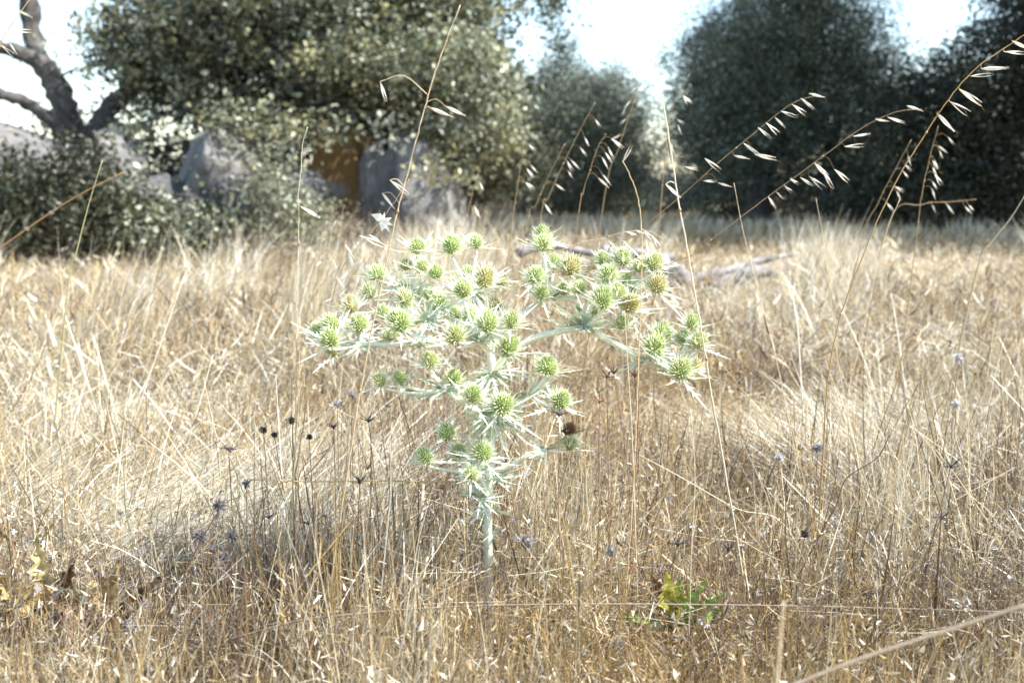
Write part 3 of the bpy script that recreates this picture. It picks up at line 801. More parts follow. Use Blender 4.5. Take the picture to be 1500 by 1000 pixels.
for i, (lab, pts, Y, n, side) in enumerate([
    ('blurred golden oat stem leaning left of the middle olive tree', [(872, 150), (850, 190), (825, 240), (803, 290), (790, 330)], 1.75, 7, 1),
    ('blurred oat with dense drooping husks just left of the bright gap', [(888, 196), (876, 215), (864, 250), (853, 285), (845, 330)], 1.5, 9, 1),
    ('blurred upright oat in front of the oak scrub', [(770, 200), (763, 240), (757, 280), (750, 330)], 1.9, 7, 1),
    ('blurred slender oat behind the topmost flower head', [(828, 210), (805, 255), (785, 300), (770, 340)], 1.8, 5, 1),
    ('blurred bright oat against the dark oak, with husks down one side', [(1374, 185), (1362, 230), (1350, 285), (1342, 350)], 1.75, 12, 1),
    ('blurred oat stem left of the bright one against the dark oak', [(1335, 205), (1310, 250), (1285, 300), (1260, 360)], 1.9, 9, 1),
    ('blurred sprig of oat high in the bright gap', [(1010, 108), (985, 160), (975, 220), (968, 300)], 1.9, 7, 1),
    ('blurred oat rising in front of the middle olive tree', [(945, 105), (925, 160), (905, 220), (885, 290)], 2.0, 8, -1),
    ('faint oat leaning right below the dark oak', [(1430, 292), (1390, 296), (1350, 300), (1300, 330)], 2.1, 7, 1),
    ('low oat between the tall bare stem and the boulders', [(700, 255), (690, 290), (680, 330), (660, 360)], 1.9, 3, 1),
    ('low oat with pale husks left of the plant top', [(540, 370), (520, 400), (500, 440), (480, 500)], 1.5, 7, -1),
    ('blurred oat between the shaded boulder and the plant', [(505, 300), (490, 350), (470, 400), (450, 460)], 1.9, 6, -1),
    ]):
    oat(lab, pts, Y, (), r=0.00065 * (Y / 1.5), auto=max(3, int(n * .75)), side=side, col=(0.4, 0.28, 0.14), alen=0.02, auto_range=(0.55, 0.98))

# papery white husk caught beside the tall stem
def white_husk():
    p = at(562, 322, 0.97)
    root = thing('papery_husk', 'torn white papery husk caught beside the tall bare stem', 'husk', tuple(p))
    specs = [((-18, 8), (2, 0), 9), ((-4, -16), (2, 0), 9), ((2, 12), (0, 0), 3), ((12, 3), (0, -2), 4), ((14, -8), (0, -2), 4), ((9, -18), (0, -4), 4)]
    k = 0.97 / FPX
    for (tx, ty), (bx, by), w in specs:
        mb = MB(); t = Vector((tx * k, random.uniform(-4, 4) * k, ty * k)); b = Vector((bx * k, 0, by * k))
        d = (t - b).normalized(); s = d.cross(Vector((0, 1, 0))).normalized()
        m = b.lerp(t, 0.45) + Vector((0, -2 * k, 0))
        mb.add([b - s * w * .3 * k, b + s * w * .3 * k, m + s * w * .7 * k, m - s * w * .7 * k, t], [(0, 1, 2, 3), (3, 2, 4)], (0.82, 0.8, 0.72))
        link('husk_lobe', mb.mesh('husk_lobe', M_husk, False), root)
white_husk()

# bare straws, each a thing of its own
def straw(label, pts, Y, r=0.0008, col=(0.66, 0.54, 0.34), ground=True, dY=0.0, name='dry_stem', cat='stem', group='bare dry stems', r1=0.35):
    P = path_px(pts, Y, ground, dY); S = smooth_path(P, 5); base = S[0].copy(); k = len(S) - 1
    mb = MB(); mb.tube([p - base for p in S], [r * (1 + (r1 - 1) * i / k) for i in range(k + 1)], [tuple(c * (0.8 + 0.3 * i / k) for c in col) for i in range(k + 1)], 5)
    o = link(name, mb.mesh(name, M_straw), loc=base)
    return tag(o, label, cat, group)
BLE = (0.8, 0.74, 0.6); GLD = (0.6, 0.42, 0.19); CRM = (0.72, 0.6, 0.4)
for a in [
    ('brown blurred twig slanting up from the left edge', [(182, 252), (130, 278), (80, 308), (2, 362), (-90, 430), (-150, 520), (-170, 640)], 0.75, .0009, (0.42, 0.24, 0.1)),
    ('olive coloured stem standing left of the pale boulder', [(150, 235), (130, 300), (112, 370), (100, 420)], 1.5, .0014, (0.45, 0.42, 0.2)),
    ('bleached straw leaning right in the left of the field', [(270, 405), (240, 490), (205, 590), (170, 690)], 1.5, .0018, BLE),
    ('bleached straw crossing the leaning one in the left of the field', [(195, 555), (225, 590), (250, 625), (270, 650)], 1.5, .0020, BLE),
    ('bleached short straw right of the crossed pair', [(312, 520), (298, 570), (285, 615), (275, 650)], 1.5, .0020, BLE),
    ('pale straw leaning left near the left edge', [(90, 440), (100, 475), (115, 520)], 1.7, .0018, BLE),
    ('gold curved stem ending above a dark seed head left of the plant', [(298, 552), (308, 600), (318, 640), (335, 665)], 1.1, .0009, CRM),
    ('long gold straight stem left of the plant foot', [(440, 470), (436, 600), (428, 720), (420, 860), (416, 900)], 1.02, .0009, GLD),
    ('pale stem crossing the small seed heads at the left', [(450, 480), (446, 560), (440, 640), (433, 760)], 1.05, .0006, CRM),
    ('thin brown stem in front of the plant stalk', [(786, 470), (778, 560), (760, 690), (750, 760)], 0.92, .0006, (0.4, 0.24, 0.12)),
    ('pale stem right of the plant reaching the ground', [(915, 455), (920, 540), (926, 640), (930, 760)], 0.95, .0008, CRM),
    ('reddish brown straight stem beside the pale one right of the plant', [(936, 480), (936, 560), (934, 640), (925, 800)], 0.96, .0007, (0.36, 0.2, 0.11)),
    ('fine feathery topped stem in the right of the field', [(1318, 292), (1300, 335), (1283, 400), (1265, 480), (1250, 540)], 1.4, .0010, CRM),
    ('thin stem leaning left in the right of the field', [(1075, 268), (1090, 345), (1115, 440), (1140, 540), (1160, 640)], 1.25, .0007, CRM),
    ('thin gold stem between the leaning ones in the right of the field', [(1195, 290), (1206, 350), (1216, 430), (1226, 520), (1240, 600)], 1.25, .0006, CRM),
    ('blurred grey stem at the far right edge', [(1502, 285), (1480, 320), (1450, 358), (1430, 400)], 1.6, .0017, (0.5, 0.42, 0.28)),
    ('bleached straw leaning right under the tall oat', [(1230, 445), (1250, 490), (1270, 540)], 1.7, .0019, BLE),
    ('bleached straw standing right of the tall oat', [(1305, 430), (1312, 470), (1320, 530)], 1.8, .0021, BLE),
    ('bleached forked straw near the right flower heads', [(1160, 430), (1168, 480), (1172, 540)], 1.6, .0019, BLE),
    ('pale stem bent over at the lower right', [(1335, 620), (1380, 680), (1408, 760), (1450, 900)], 1.0, .0007, CRM),
    ('gold stem right of the bent one at the lower right', [(1400, 640), (1420, 710), (1440, 790), (1470, 900)], 1.02, .0007, CRM),
    ('straight gold stem in the lower right', [(1250, 600), (1262, 700), (1272, 800), (1280, 870)], 1.0, .0008, GLD),
    ('thin gold stem rising left of the curved dark twig', [(1155, 600), (1172, 680), (1190, 760), (1200, 840)], 1.0, .0007, GLD),
    ('pale straight stem in front of the green leaved weed', [(1012, 600), (1018, 700), (1013, 800), (1010, 900)], 0.9, .0007, CRM),
    ('long diagonal straw running down to the right of the plant', [(1040, 510), (1120, 610), (1200, 690), (1262, 740)], 1.1, .0007, GLD),
    ('pale oblique straw above the green leaved weed', [(935, 665), (1000, 700), (1080, 745), (1150, 770)], 1.0, .0009, CRM),
    ]:
    straw(*a)
straw('grey brown stalk lying across the bottom of the picture', [(1498, 896), (1300, 890), (1120, 886), (900, 884), (720, 886), (600, 892), (520, 899), (440, 908), (350, 932), (250, 957)], 0.82, .0013, (0.33, 0.26, 0.19), ground=False, r1=0.22, name='fallen_stalk', cat='stalk', group=None)
straw('thick blurred stalk close to the camera in the bottom right corner', [(1120, 1020), (1250, 968), (1380, 925), (1520, 880)], 0.52, .0012, (0.36, 0.29, 0.2), ground=False, r1=0.9, name='fallen_stalk', cat='stalk', group=None)
straw('gold horizontal straw left of the plant stalk', [(365, 702), (460, 705), (560, 704), (660, 706)], 0.98, .0008, GLD, ground=False, r1=0.8, name='fallen_stalk', cat='stalk', group=None)
straw('very blurred pale blade close to the camera right of centre', [(1148, 880), (1142, 950), (1135, 1030)], 0.45, .0010, CRM, ground=False, name='grass_blade', cat='grass blade', group=None)

# dark dried seed-head stalks
def seed_stalk(label, tx, ty, bx, Y, kind='star', col=(0.10, 0.075, 0.07), s=1.0, bend=0.0):
    top = at(tx, ty, Y); foot = at(bx, 700, Y); foot.z = gz(foot.x, foot.y) - 0.003
    mid = top.lerp(foot, 0.5) + Vector((bend, 0, 0))
    root = thing('dried_flower', label, 'dried flower', tuple(foot), 'dried flower stalks in the grass')
    P = smooth_path([foot - foot, mid - foot, top - foot], 6); k = len(P) - 1
    mb = MB(); mb.tube(P, [0.0007 * (1.1 - .4 * i / k) for i in range(k + 1)], (0.24, 0.15, 0.1), 4)
    link('stem', mb.mesh('stem', M_dark), root)
    h = top - foot; g = random.Random(int(tx * 3 + ty))
    mb = MB()
    if kind == 'star':
        for i in range(9):
            a = i * 0.698 + g.random() * .4; e = g.uniform(-.1, .9)
            d = Vector((math.cos(a) * math.cos(e), math.sin(a) * math.cos(e), math.sin(e)))
            L = g.uniform(.005, .010) * s
            mb.tube([h, h + d * L * .6 + Vector((0, 0, .0006)), h + d * L + Vector((0, 0, .0016))], [.0006, .0005, .0001], col, 3, cap=False)
        mb.tube([h - Vector((0, 0, .002)), h, h + Vector((0, 0, .002))], [.0006, .0016 * s, .0006], col, 6)
    else:
        r = 0.0030 * s
        ring = [(-1, .2), (-.6, .7), (0, .85), (.6, .7), (1, .25)]
        mb.tube([h + Vector((g.uniform(-.2, .2) * r, 0, z * r)) for z, _ in ring], [q * r * g.uniform(.8, 1.1) for _, q in ring], tuple(c * .6 for c in col), 6)
        for i in range(80):
            d = Vector((g.gauss(0, 1), g.gauss(0, 1), g.gauss(.4, 1))).normalized()
            L = g.uniform(1.0, 1.9)
            e = Vector((g.uniform(-.5, .5), g.uniform(-.5, .5), g.uniform(-.5, .5))) * r
            f = g.uniform(.7, 1.3)
            mb.tube([h + d * r * .6, h + d * r * L * .8 + e * .4, h + d * r * L + e], [.0004, .0005, .0001], tuple(c * f for c in col), 3, cap=False)
    link('seed_head', mb.mesh('seed_head', M_dark if sum(col) < 1 else M_husk, kind != 'star'), root)
DK = (0.06, 0.052, 0.055); GR = (0.12, 0.11, 0.11); LIL = (0.46, 0.43, 0.42); WH = (0.74, 0.73, 0.72)
SS = [
    ('black star shaped head on a thin stalk below the left arm of the plant', 540, 616, 548, 1.0, 'star', DK, 1.1),
    ('black spreading star head beside the lowest left flower heads', 527, 706, 512, .97, 'star', DK, 1.2),
    ('tiny dark head left of the black star heads', 489, 626, 487, 1.05, 'star', DK, .9),
    ('small dark cup on the upper left of the stalk group', 428, 616, 420, 1.08, 'ball', DK, .7),
    ('small dark bud lowest in the stalk group left of the plant', 402, 637, 408, 1.08, 'ball', DK, .6),
    ('dark bent bud at the left of the stalk group', 386, 630, 398, 1.1, 'ball', DK, .7),
    ('small dark cap on a short stalk beside the gold stem', 453, 641, 454, 1.05, 'ball', DK, .6),
    ('curled brown head shaped like a claw left of the plant', 335, 658, 340, 1.0, 'star', (0.2, 0.14, 0.12), 1.2),
    ('round grey head on a long leaning stalk at the lower left', 321, 741, 245, .88, 'ball', GR, 1.2),
    ('round grey head below the leaning stalk top', 293, 785, 280, .9, 'ball', GR, 1.1),
    ('small round head above the grey heads at the lower left', 361, 708, 358, .97, 'ball', GR, .8),
    ('dark round head right of the leaning stalk', 340, 785, 336, .92, 'ball', GR, 1.1),
    ('grey round head under the dark one right of the leaning stalk', 328, 815, 325, .9, 'ball', GR, .9),
    ('dark star head in the shade of the tall gold stem', 452, 766, 452, .95, 'star', DK, 1.2),
    ('small dark star below the claw shaped head', 394, 757, 380, .95, 'star', DK, 1.0),
    ('black cupped head near the bottom left corner', 23, 888, 15, .86, 'star', DK, 1.2),
    ('dark round head just under the cupped one at the bottom left', 21, 920, 30, .85, 'ball', DK, 1.0),
    ('black star head under the right low flower head', 819, 607, 835, .95, 'star', DK, 1.2),
    ('brown forked top left of the reddish stem', 889, 552, 893, 1.03, 'star', (0.2, 0.11, 0.09), 1.0),
    ('brown forked top second from the left of its group', 899, 546, 925, 1.03, 'star', (0.2, 0.11, 0.09), 1.0),
    ('brown crooked top touching the reddish stem', 930, 550, 927, 1.0, 'star', (0.2, 0.11, 0.09), 1.1),
    ('drooping brown top lowest in the group right of the plant', 878, 588, 900, 1.05, 'star', (0.2, 0.11, 0.09), .9),
    ('black head hanging under the arched dark twig', 1179, 783, 1190, .96, 'ball', DK, .8),
    ('dark star at the top of the leaning stalk at the lower right', 1393, 683, 1350, .98, 'star', DK, 1.1),
    ('dark star below the topmost one at the lower right', 1379, 758, 1350, .96, 'star', DK, 1.1),
    ('dark star right of the green leaved weed', 1067, 804, 1088, .93, 'star', DK, 1.1),
    ('dark star above the green leaved weed', 993, 797, 985, .93, 'star', DK, 1.0),
    ('black fuzzy star in the grass at the lower right of centre', 1265, 868, 1255, .9, 'star', DK, 1.4),
    ('dark star near the bottom right of centre', 1225, 896, 1232, .88, 'star', DK, 1.1),
    ('dark spidery head near the bottom centre', 634, 948, 630, .85, 'star', DK, 1.3),
    ('dark tangled star at the bottom left of centre', 563, 930, 560, .85, 'star', DK, 1.2),
    ('dark feathery head lying by the bottom left stalk', 150, 940, 200, .84, 'star', DK, 1.5),
    ('white woolly head at the bottom edge right of centre', 1251, 986, 1248, .84, 'ball', WH, 1.7),
    ('white woolly head in front of the blurred stalk', 1408, 888, 1405, .9, 'ball', WH, 1.3),
    ('white woolly head near the bottom right corner', 1415, 968, 1418, .84, 'ball', WH, 1.5),
    ('lilac grey fluffy head left of the plant foot', 590, 840, 596, .93, 'ball', LIL, 1.5),
    ('lilac grey fluffy head right of the plant foot', 771, 795, 775, .97, 'ball', LIL, 1.5),
    ('lilac grey head beside the right end of the rosette', 192, 920, 195, .87, 'ball', LIL, 1.3),
    ('pale grey head on the stem at the right of the field', 1198, 656, 1200, 1.1, 'ball', LIL, 1.2),
    ('white head left of the arched dark twig', 1141, 670, 1143, 1.12, 'ball', WH, .9),
    ('pale head above the green leaved weed, left of the straws', 896, 808, 898, .95, 'ball', LIL, 1.2),
    ('pale grey curled head at the bottom centre right', 904, 945, 906, .86, 'ball', LIL, 1.3),
    ('white twin head in the right of the field', 1404, 525, 1400, 1.4, 'ball', WH, 1.2),
    ('white head below the twin one in the right of the field', 1400, 593, 1403, 1.3, 'ball', WH, 1.1),
    ('small lilac head between the straws at the left', 494, 593, 495, 1.15, 'ball', LIL, 1.0),
    ('lilac head above the black star left of the plant', 516, 578, 517, 1.15, 'ball', LIL, .9),
]
for s_ in SS:
    seed_stalk(s_[0], s_[1], s_[2], s_[3], s_[4], s_[5], s_[6], s_[7] * 1.3, random.uniform(-.01, .01))
# many tiny scattered fluffy seed heads nobody could count
def tiny_heads():
    g = np.random.default_rng(77); mb = MB()
    for i in range(420):
        Y = math.exp(g.uniform(math.log(0.85), math.log(3.2))); x = g.uniform(-.62, .62) * Y
        z = g.uniform(.04, .13); r = g.uniform(.0015, .0032)
        c = [(0.6, 0.57, 0.6), (0.2, 0.16, 0.17), (0.72, 0.68, 0.62), (0.35, 0.3, 0.3)][g.integers(0, 4)]
        p = Vector((x, Y, z))
        mb.tube([p + Vector((g.uniform(-.02, .02), 0, -z)), p], [.0005, .0004], (0.4, 0.3, 0.2), 3, cap=False)
        for k in range(9):
            d = Vector(g.normal(size=3)).normalized()
            mb.tube([p - d * r * .3, p + d * r * .6, p + d * r * 1.3], [.0004, .0007, .0001], c, 3, cap=False)
    o = link('tiny_seed_heads', mb.mesh('tiny_seed_heads', M_wither, False))
    tag(o, 'countless tiny grey and dark seed heads sprinkled through the grass', 'seed heads', kind='stuff')
tiny_heads()

def wiry_weeds():
    g = np.random.default_rng(88); mb = MB()
    spots = [(-0.24, 1.0, .16, .14), (-0.42, .88, .2, .09), (0.44, 1.0, .16, .12), (0.35, .88, .2, .06), (0, 1.1, .6, .3), (-.2, .86, .4, .06)]
    for i in range(330):
        sx = spots[g.integers(0, len(spots))]
        x = sx[0] + g.normal(0, sx[2]); Y = max(.8, sx[1] + g.normal(0, sx[3])); H = g.uniform(.05, .13)
        c = [(0.14, 0.085, 0.055), (0.2, 0.14, 0.1), (0.1, 0.08, 0.075), (0.3, 0.24, 0.18)][g.integers(0, 4)]
        d = Vector((g.normal(0, .28), g.normal(0, .28), 1)).normalized()
        p0 = Vector((x, Y, 0)); p1 = p0 + d * H
        mid = p0.lerp(p1, .5) + Vector((g.normal(0, .004), 0, 0))
        mb.tube([p0, mid, p1], [.0006, .0005, .0003], c, 3, cap=False)
        tips = [p1]
        for k in range(g.integers(1, 5)):
            t = g.uniform(.35, .9); q = p0.lerp(p1, t)
            e = q + Vector((g.normal(0, .5), g.normal(0, .4), g.uniform(.3, 1))).normalized() * H * g.uniform(.2, .5)
            m = q.lerp(e, .5) + Vector((0, 0, -.003))
            mb.tube([q, m, e], [.0004, .0004, .0003], c, 3, cap=False); tips.append(e)
        for e in tips:
            if g.random() < .6:
                for k in range(5):
                    dd = Vector((g.normal(), g.normal(), g.uniform(-.2, 1.2))).normalized()
                    mb.tube([e, e + dd * g.uniform(.002, .005)], [.0006, .0001], tuple(v * .7 for v in c), 3, cap=False)
    o = link('wiry_weeds', mb.mesh('wiry_weeds', M_dark, False))
    tag(o, 'countless thin brown branching weed stems tangled through the foreground grass', 'weeds', kind='stuff')
wiry_weeds()

# arched and forked dark twigs
def twig(label, paths, Y, r=0.0009, col=(0.16, 0.1, 0.075)):
    P0 = path_px(paths[0], Y); base = P0[0].copy()
    root = thing('dark_twig', label, 'twig', tuple(base), 'dark bare twigs in the grass')
    for i, pts in enumerate(paths):
        P = P0 if i == 0 else path_px(pts, Y, False)
        S = smooth_path(P, 5); k = len(S) - 1; mb = MB()
        mb.tube([p - base for p in S], [r * (1.1 - .6 * j / k) for j in range(k + 1)], col, 4)
        link('stem' if i == 0 else 'branch', mb.mesh('stem' if i == 0 else 'branch', M_dark), root)
twig('dark twig curving up to the right at the lower right of the field', [[(1303, 636), (1285, 670), (1240, 700), (1225, 740), (1208, 770)], [(1181, 778), (1190, 762), (1205, 770), (1204, 800), (1202, 830)]], .98)
twig('dark bent twig forking near the bottom right of centre', [[(1072, 880), (1045, 920), (1020, 960), (1000, 1000)], [(1022, 955), (1005, 930), (988, 960)]], .86)
twig('dark leaning twig carrying the round grey head at the lower left', [[(322, 745), (290, 800), (262, 860), (235, 930)], [(262, 862), (250, 880), (238, 905)]], .88, .0012)
twig('fine dark branching twig left of the black star heads', [[(488, 640), (484, 655), (440, 690), (440, 760), (438, 800)], [(440, 700), (455, 690), (480, 660)]], 1.0, .0007)
twig('dark short twig in the bottom right corner', [[(1335, 965), (1325, 985), (1318, 1010)], [(1290, 985), (1305, 990), (1318, 1000)]], .84, .0010)

# ------------------------------------------------------------------ small leafy plants
def leaf_strip(mb, P, d, L, W, up, col, lobes=5, curl=0.5, seed=0):
    g = random.Random(seed)
    d = Vector(d).normalized(); s = d.cross(Vector(up)).normalized(); n = s.cross(d).normalized()
    k = 14; vs = []; fs = []; cs = []
    for i in range(k + 1):
        t = i / k
        c = Vector(P) + d * L * t - n * L * curl * t * t * .5
        w = W * (math.sin(math.pi * min(.98, t * .9 + .08))) * (g.uniform(.8, 1.35) if i % 2 else g.uniform(.25, .5)) + .0006
        for u in (-1, 0, 1):
            vs.append(c + s * u * w * .5 + n * (abs(u) * W * g.uniform(.1, .5) + g.uniform(-1, 1) * W * .1))
            f = g.uniform(.65, 1.25) * (1.25 if u == 0 else 1); cs.append(tuple(x * f for x in col))
    for i in range(k):
        for u in (0, 1):
            a = i * 3 + u; fs.append((a, a + 1, a + 4, a + 3))
    mb.add(vs, fs, cs)

def rosette(name, label, cat, px, py, Y, leaves, cols, mat):
    c = at(px, py, Y)
    base = Vector((c.x, Y, gz(c.x, Y)))
    root = thing(name, label, cat, tuple(base))
    g = random.Random(int(px))
    for i, (dx, dz, L, W) in enumerate(leaves):
        mb = MB(); L *= 1.2; W *= 1.1
        leaf_strip(mb, (0, 0, 0.02), (dx, g.uniform(-.5, .3), dz), L, W, (g.uniform(-.3, .3), -.8, .5), cols[i % len(cols)], 5, g.uniform(.1, .6), i + int(px))
        link('leaf', mb.mesh('leaf', mat), root)
rosette('withered_thistle', 'withered yellow brown thistle rosette with curled lobed leaves at the bottom left', 'thistle', 75, 870, .93,
        [(-.9, 1.0, .07, .024), (-.3, 1.6, .075, .022), (.4, 1.2, .06, .02), (-1, .2, .05, .022), (.9, .8, .06, .02), (-.6, .5, .055, .02), (.2, .7, .05, .018), (.7, .2, .05, .02)],
        [(0.44, 0.32, 0.12), (0.52, 0.42, 0.2), (0.2, 0.12, 0.05)], M_wither)
rosette('withered_thistle', 'withered brown thistle rosette with darker leaves right of the yellow one', 'thistle', 160, 880, .93,
        [(-.9, .7, .055, .022), (-.2, 1.1, .05, .02), (.9, .9, .06, .02), (1, .2, .05, .02), (.3, 1.4, .06, .018), (-.5, .2, .05, .02)],
        [(0.3, 0.19, 0.08), (0.36, 0.26, 0.12), (0.15, 0.09, 0.04)], M_wither)
rosette('leafy_weed', 'small weed with green, yellow and brown leaves right of the plant foot', 'weed', 985, 875, .93,
        [(.9, .75, .055, .014), (.7, 1.1, .05, .014), (-.2, 1.6, .05, .02), (-.5, 1.3, .048, .02), (.2, 1.5, .042, .016), (-1, .5, .045, .012), (1, .45, .05, .012), (.3, .5, .04, .014), (.5, .3, .04, .013)],
        [(0.2, 0.34, 0.06), (0.28, 0.42, 0.09), (0.5, 0.47, 0.08), (0.25, 0.12, 0.05), (0.38, 0.45, 0.1)], M_wither)

# green thyme-like tuft in the grass at the left of the plant
grass_patch_g = np.random.default_rng(99)
def green_tuft(label, px, py, Y, n, col, rad, h):
    c = at(px, py, Y); mb = MB(); g = grass_patch_g
    base = Vector((c.x, Y, 0))
    for i in range(n):
        a = g.uniform(0, 6.28); r = abs(g.normal(0, rad))
        p = Vector((math.cos(a) * r, math.sin(a) * r, 0)); L = g.uniform(.4, 1) * h
        d = Vector((g.normal(0, .35), g.normal(0, .35), 1)).normalized()
        s = Vector((math.cos(a + 1), math.sin(a + 1), 0)) * .0007
        q = p + d * L
        f = g.uniform(.6, 1.3)
        mb.add([p - s, p + s, q], [(0, 1, 2)], tuple(x * f for x in col))
    o = link('green_tuft', mb.mesh('green_tuft', M_grass, False), loc=base)
    tag(o, label, 'grass', kind='stuff')
green_tuft('dull green tuft of fine leaves in the grass left of the plant foot', 440, 850, 1.0, 1500, (0.16, 0.18, 0.11), .035, .085)
green_tuft('small bright green blades at the foot of the spiny plant', 720, 885, .96, 90, (0.4, 0.5, 0.12), .012, .03)

# ------------------------------------------------------------------ the spiny plant (field eryngo)
GP = (0.58, 0.655, 0.42)      # pale green
WP = (0.82, 0.835, 0.68)      # whitish
GD = (0.40, 0.475, 0.34)      # glaucous
YP = 1.0
foot = at(717, 905, YP); foot.z = gz(foot.x, foot.y)
plant = thing('field_eryngo', 'pale green spiny field eryngo with many round prickly flower heads in the centre', 'plant', tuple(foot))

def loc(p): return Vector(p) - foot
def stemtube(name, pts, r0, r1, col=WP, sub=5, ridge=True):
    S = smooth_path(pts, sub); k = len(S) - 1; mb = MB(); n = 10
    rad = [r0 + (r1 - r0) * i / k for i in range(k + 1)]
    mb.tube([p - foot for p in S], rad, col, n)
    if ridge:   # ribs: every other vertex pushed outwards, in a greener tone
        for i in range(k + 1):
            c = S[i] - foot
            for j in range(0, n, 2):
                idx = i * n + j; v = Vector(mb.v[idx]); mb.v[idx] = tuple(c + (v - c) * 1.16)
                mb.c[idx] = tuple(a * 0.5 + b * 0.5 for a, b in zip(col, GP))
    link(name, mb.mesh(name, M_thistle), plant)

# main stem
stemtube('stem', [foot - Vector((0, 0, .01)), at(716, 840, YP), at(715, 760, YP), at(718, 680, YP), at(722, 600, YP), at(721, 540, YP), at(717, 485, YP)], 0.0044, 0.0036)

# florets head ------------------------------------------------------
def head_mesh(seed, n=150, warm=0.0, white=1.0, open_=0.0):
    """egg-shaped head: green florets in a spiral, between them long white needles"""
    g = random.Random(seed); mb = MB(); r = 0.0088
    rings = [(-.75, .45), (-.5, .78), (-.15, .97), (.25, .98), (.6, .8), (.9, .48), (1.1, .12)]
    mb.tube([(g.uniform(-.05, .05) * r, 0, z * r) for z, _ in rings], [q * r * .84 for _, q in rings], (0.23 + .1 * warm, 0.30 - .03 * warm, 0.07), 12)  # core coloured darker, painting shaded depth between the florets
    ga = math.pi * (3 - math.sqrt(5))
    for i in range(n):
        z = 1 - (i + .5) / n * 1.62
        rr = math.sqrt(max(0, 1 - z * z)); a = i * ga
        d = Vector((math.cos(a) * rr, math.sin(a) * rr, z))
        p = Vector((d.x * r * .82, d.y * r * .82, d.z * r * (1.02 if z > 0 else .78)))
        dd = (d + Vector((0, 0, .35))).normalized()
        dd = (dd + Vector((g.uniform(-.25, .25), g.uniform(-.25, .25), g.uniform(-.2, .2)))).normalized()
        L = r * g.uniform(.22, .5)
        s = dd.orthogonal().normalized(); t = dd.cross(s)
        w = r * g.uniform(.07, .11)
        gc = g.uniform(.8, 1.2)
        c0 = (0.36 * gc + .1 * warm, 0.44 * gc, 0.16 * gc); c1 = (0.67 * gc, (0.74 - .12 * warm) * gc, 0.36 * gc)
        c1 = tuple(min(.85, x) for x in c1)
        tip = (0.86 * white, 0.87 * white, 0.76 * white)
        b = [p + s * w, p + (t * .87 - s * .5) * w, p + (-t * .87 - s * .5) * w]
        m = [p + dd * L * .55 + (q - p) * .9 for q in b]
        e = p + dd * L
        mb.add(b + m + [e], [(0, 1, 4, 3), (1, 2, 5, 4), (2, 0, 3, 5), (3, 4, 6), (4, 5, 6), (5, 3, 6)], [c0] * 3 + [c1] * 3 + [tip])
        side = 1 - abs(z - .1)
        if g.random() < (.75 if z < .5 else .3):     # needle bracteoles
            dn = (dd + Vector((0, 0, .1)) + Vector((g.uniform(-.2, .2), g.uniform(-.2, .2), 0))).normalized()
            e2 = p + dn * r * g.uniform(.75, 1.2)
            mb.add([p + s * w * .6, p + t * w * .6, p - s * w * .6, e2], [(0, 1, 3), (1, 2, 3)], [c1, c1, c1, WPT])
    return mb.mesh('flower_head', M_thistle, False)
WPT = (0.88, 0.88, 0.77)
HEADS = [head_mesh(0), head_mesh(1, 140, .4), head_mesh(2, 160, 0, .95), head_mesh(3, 120, .9, .9), head_mesh(4, 150, .2), head_mesh(5, 110, 0, 1.0)]
def brown_head():
    me = HEADS[0].copy(); a = me.color_attributes['col']
    n = len(me.vertices); c = np.empty(n * 4, dtype=np.float32); a.data.foreach_get('color', c); c = c.reshape(-1, 4)
    c[:, :3] = c[:, :3].mean(1, keepdims=True) * np.array([.45, .24, .12]); a.data.foreach_set('color', c.ravel()); return me
BROWN = brown_head()

def blade(mb, L, W, rise, col0, col1, spine=True, seed=0):
    """stiff channelled blade ending in a spine, along +X"""
    g = random.Random(seed); k = 5; vs = []; fs = []; cs = []
    for i in range(k + 1):
        t = i / k
        w = W * (0.55 + 1.1 * t) if t < .35 else W * .93 * (1 - (t - .35) / .65) ** .8
        w = max(w, .00012)
        z = rise * L * t * t
        for u in (-1, 0, 1):
            vs.append((t * L, u * w * .5, z + (abs(u) * w * .32)))
            m = tuple(a + (b - a) * t for a, b in zip(col0, col1))
            cs.append(WP if u == 0 else m)
    for i in range(k):
        for u in (0, 1):
            a = i * 3 + u; fs.append((a, a + 1, a + 4, a + 3))
    mb.add(vs, fs, cs)
    if spine:
        for s in (-1, 1):
            for t in (.28, .5):
                if g.random() < .75:
                    x = t * L
                    mb.add([(x - W * .4, s * W * .3, 0.0003), (x + W * .35, s * W * .3, .0003), (x + L * .14, s * (W * .4 + L * .085), rise * L * t * t + .001)], [(0, 1, 2)], col1)
def bract_mesh(seed):
    g = random.Random(seed); mb = MB()
    blade(mb, 0.024, 0.0019, g.uniform(-.05, .22), GD if seed == 1 else GP, WP, True, seed)
    return mb.mesh('bract', M_thistle)
BR = [bract_mesh(k) for k in range(5)]
def brown_bract():
    mb = MB(); blade(mb, 0.026, 0.0024, .15, (0.2, 0.14, 0.08), (0.12, 0.1, 0.08), False, 3)
    mb.c = [tuple(v * .4 for v in c) if c == WP else c for c in mb.c]
    return mb.mesh('bract', M_dark)
BRB = brown_bract()

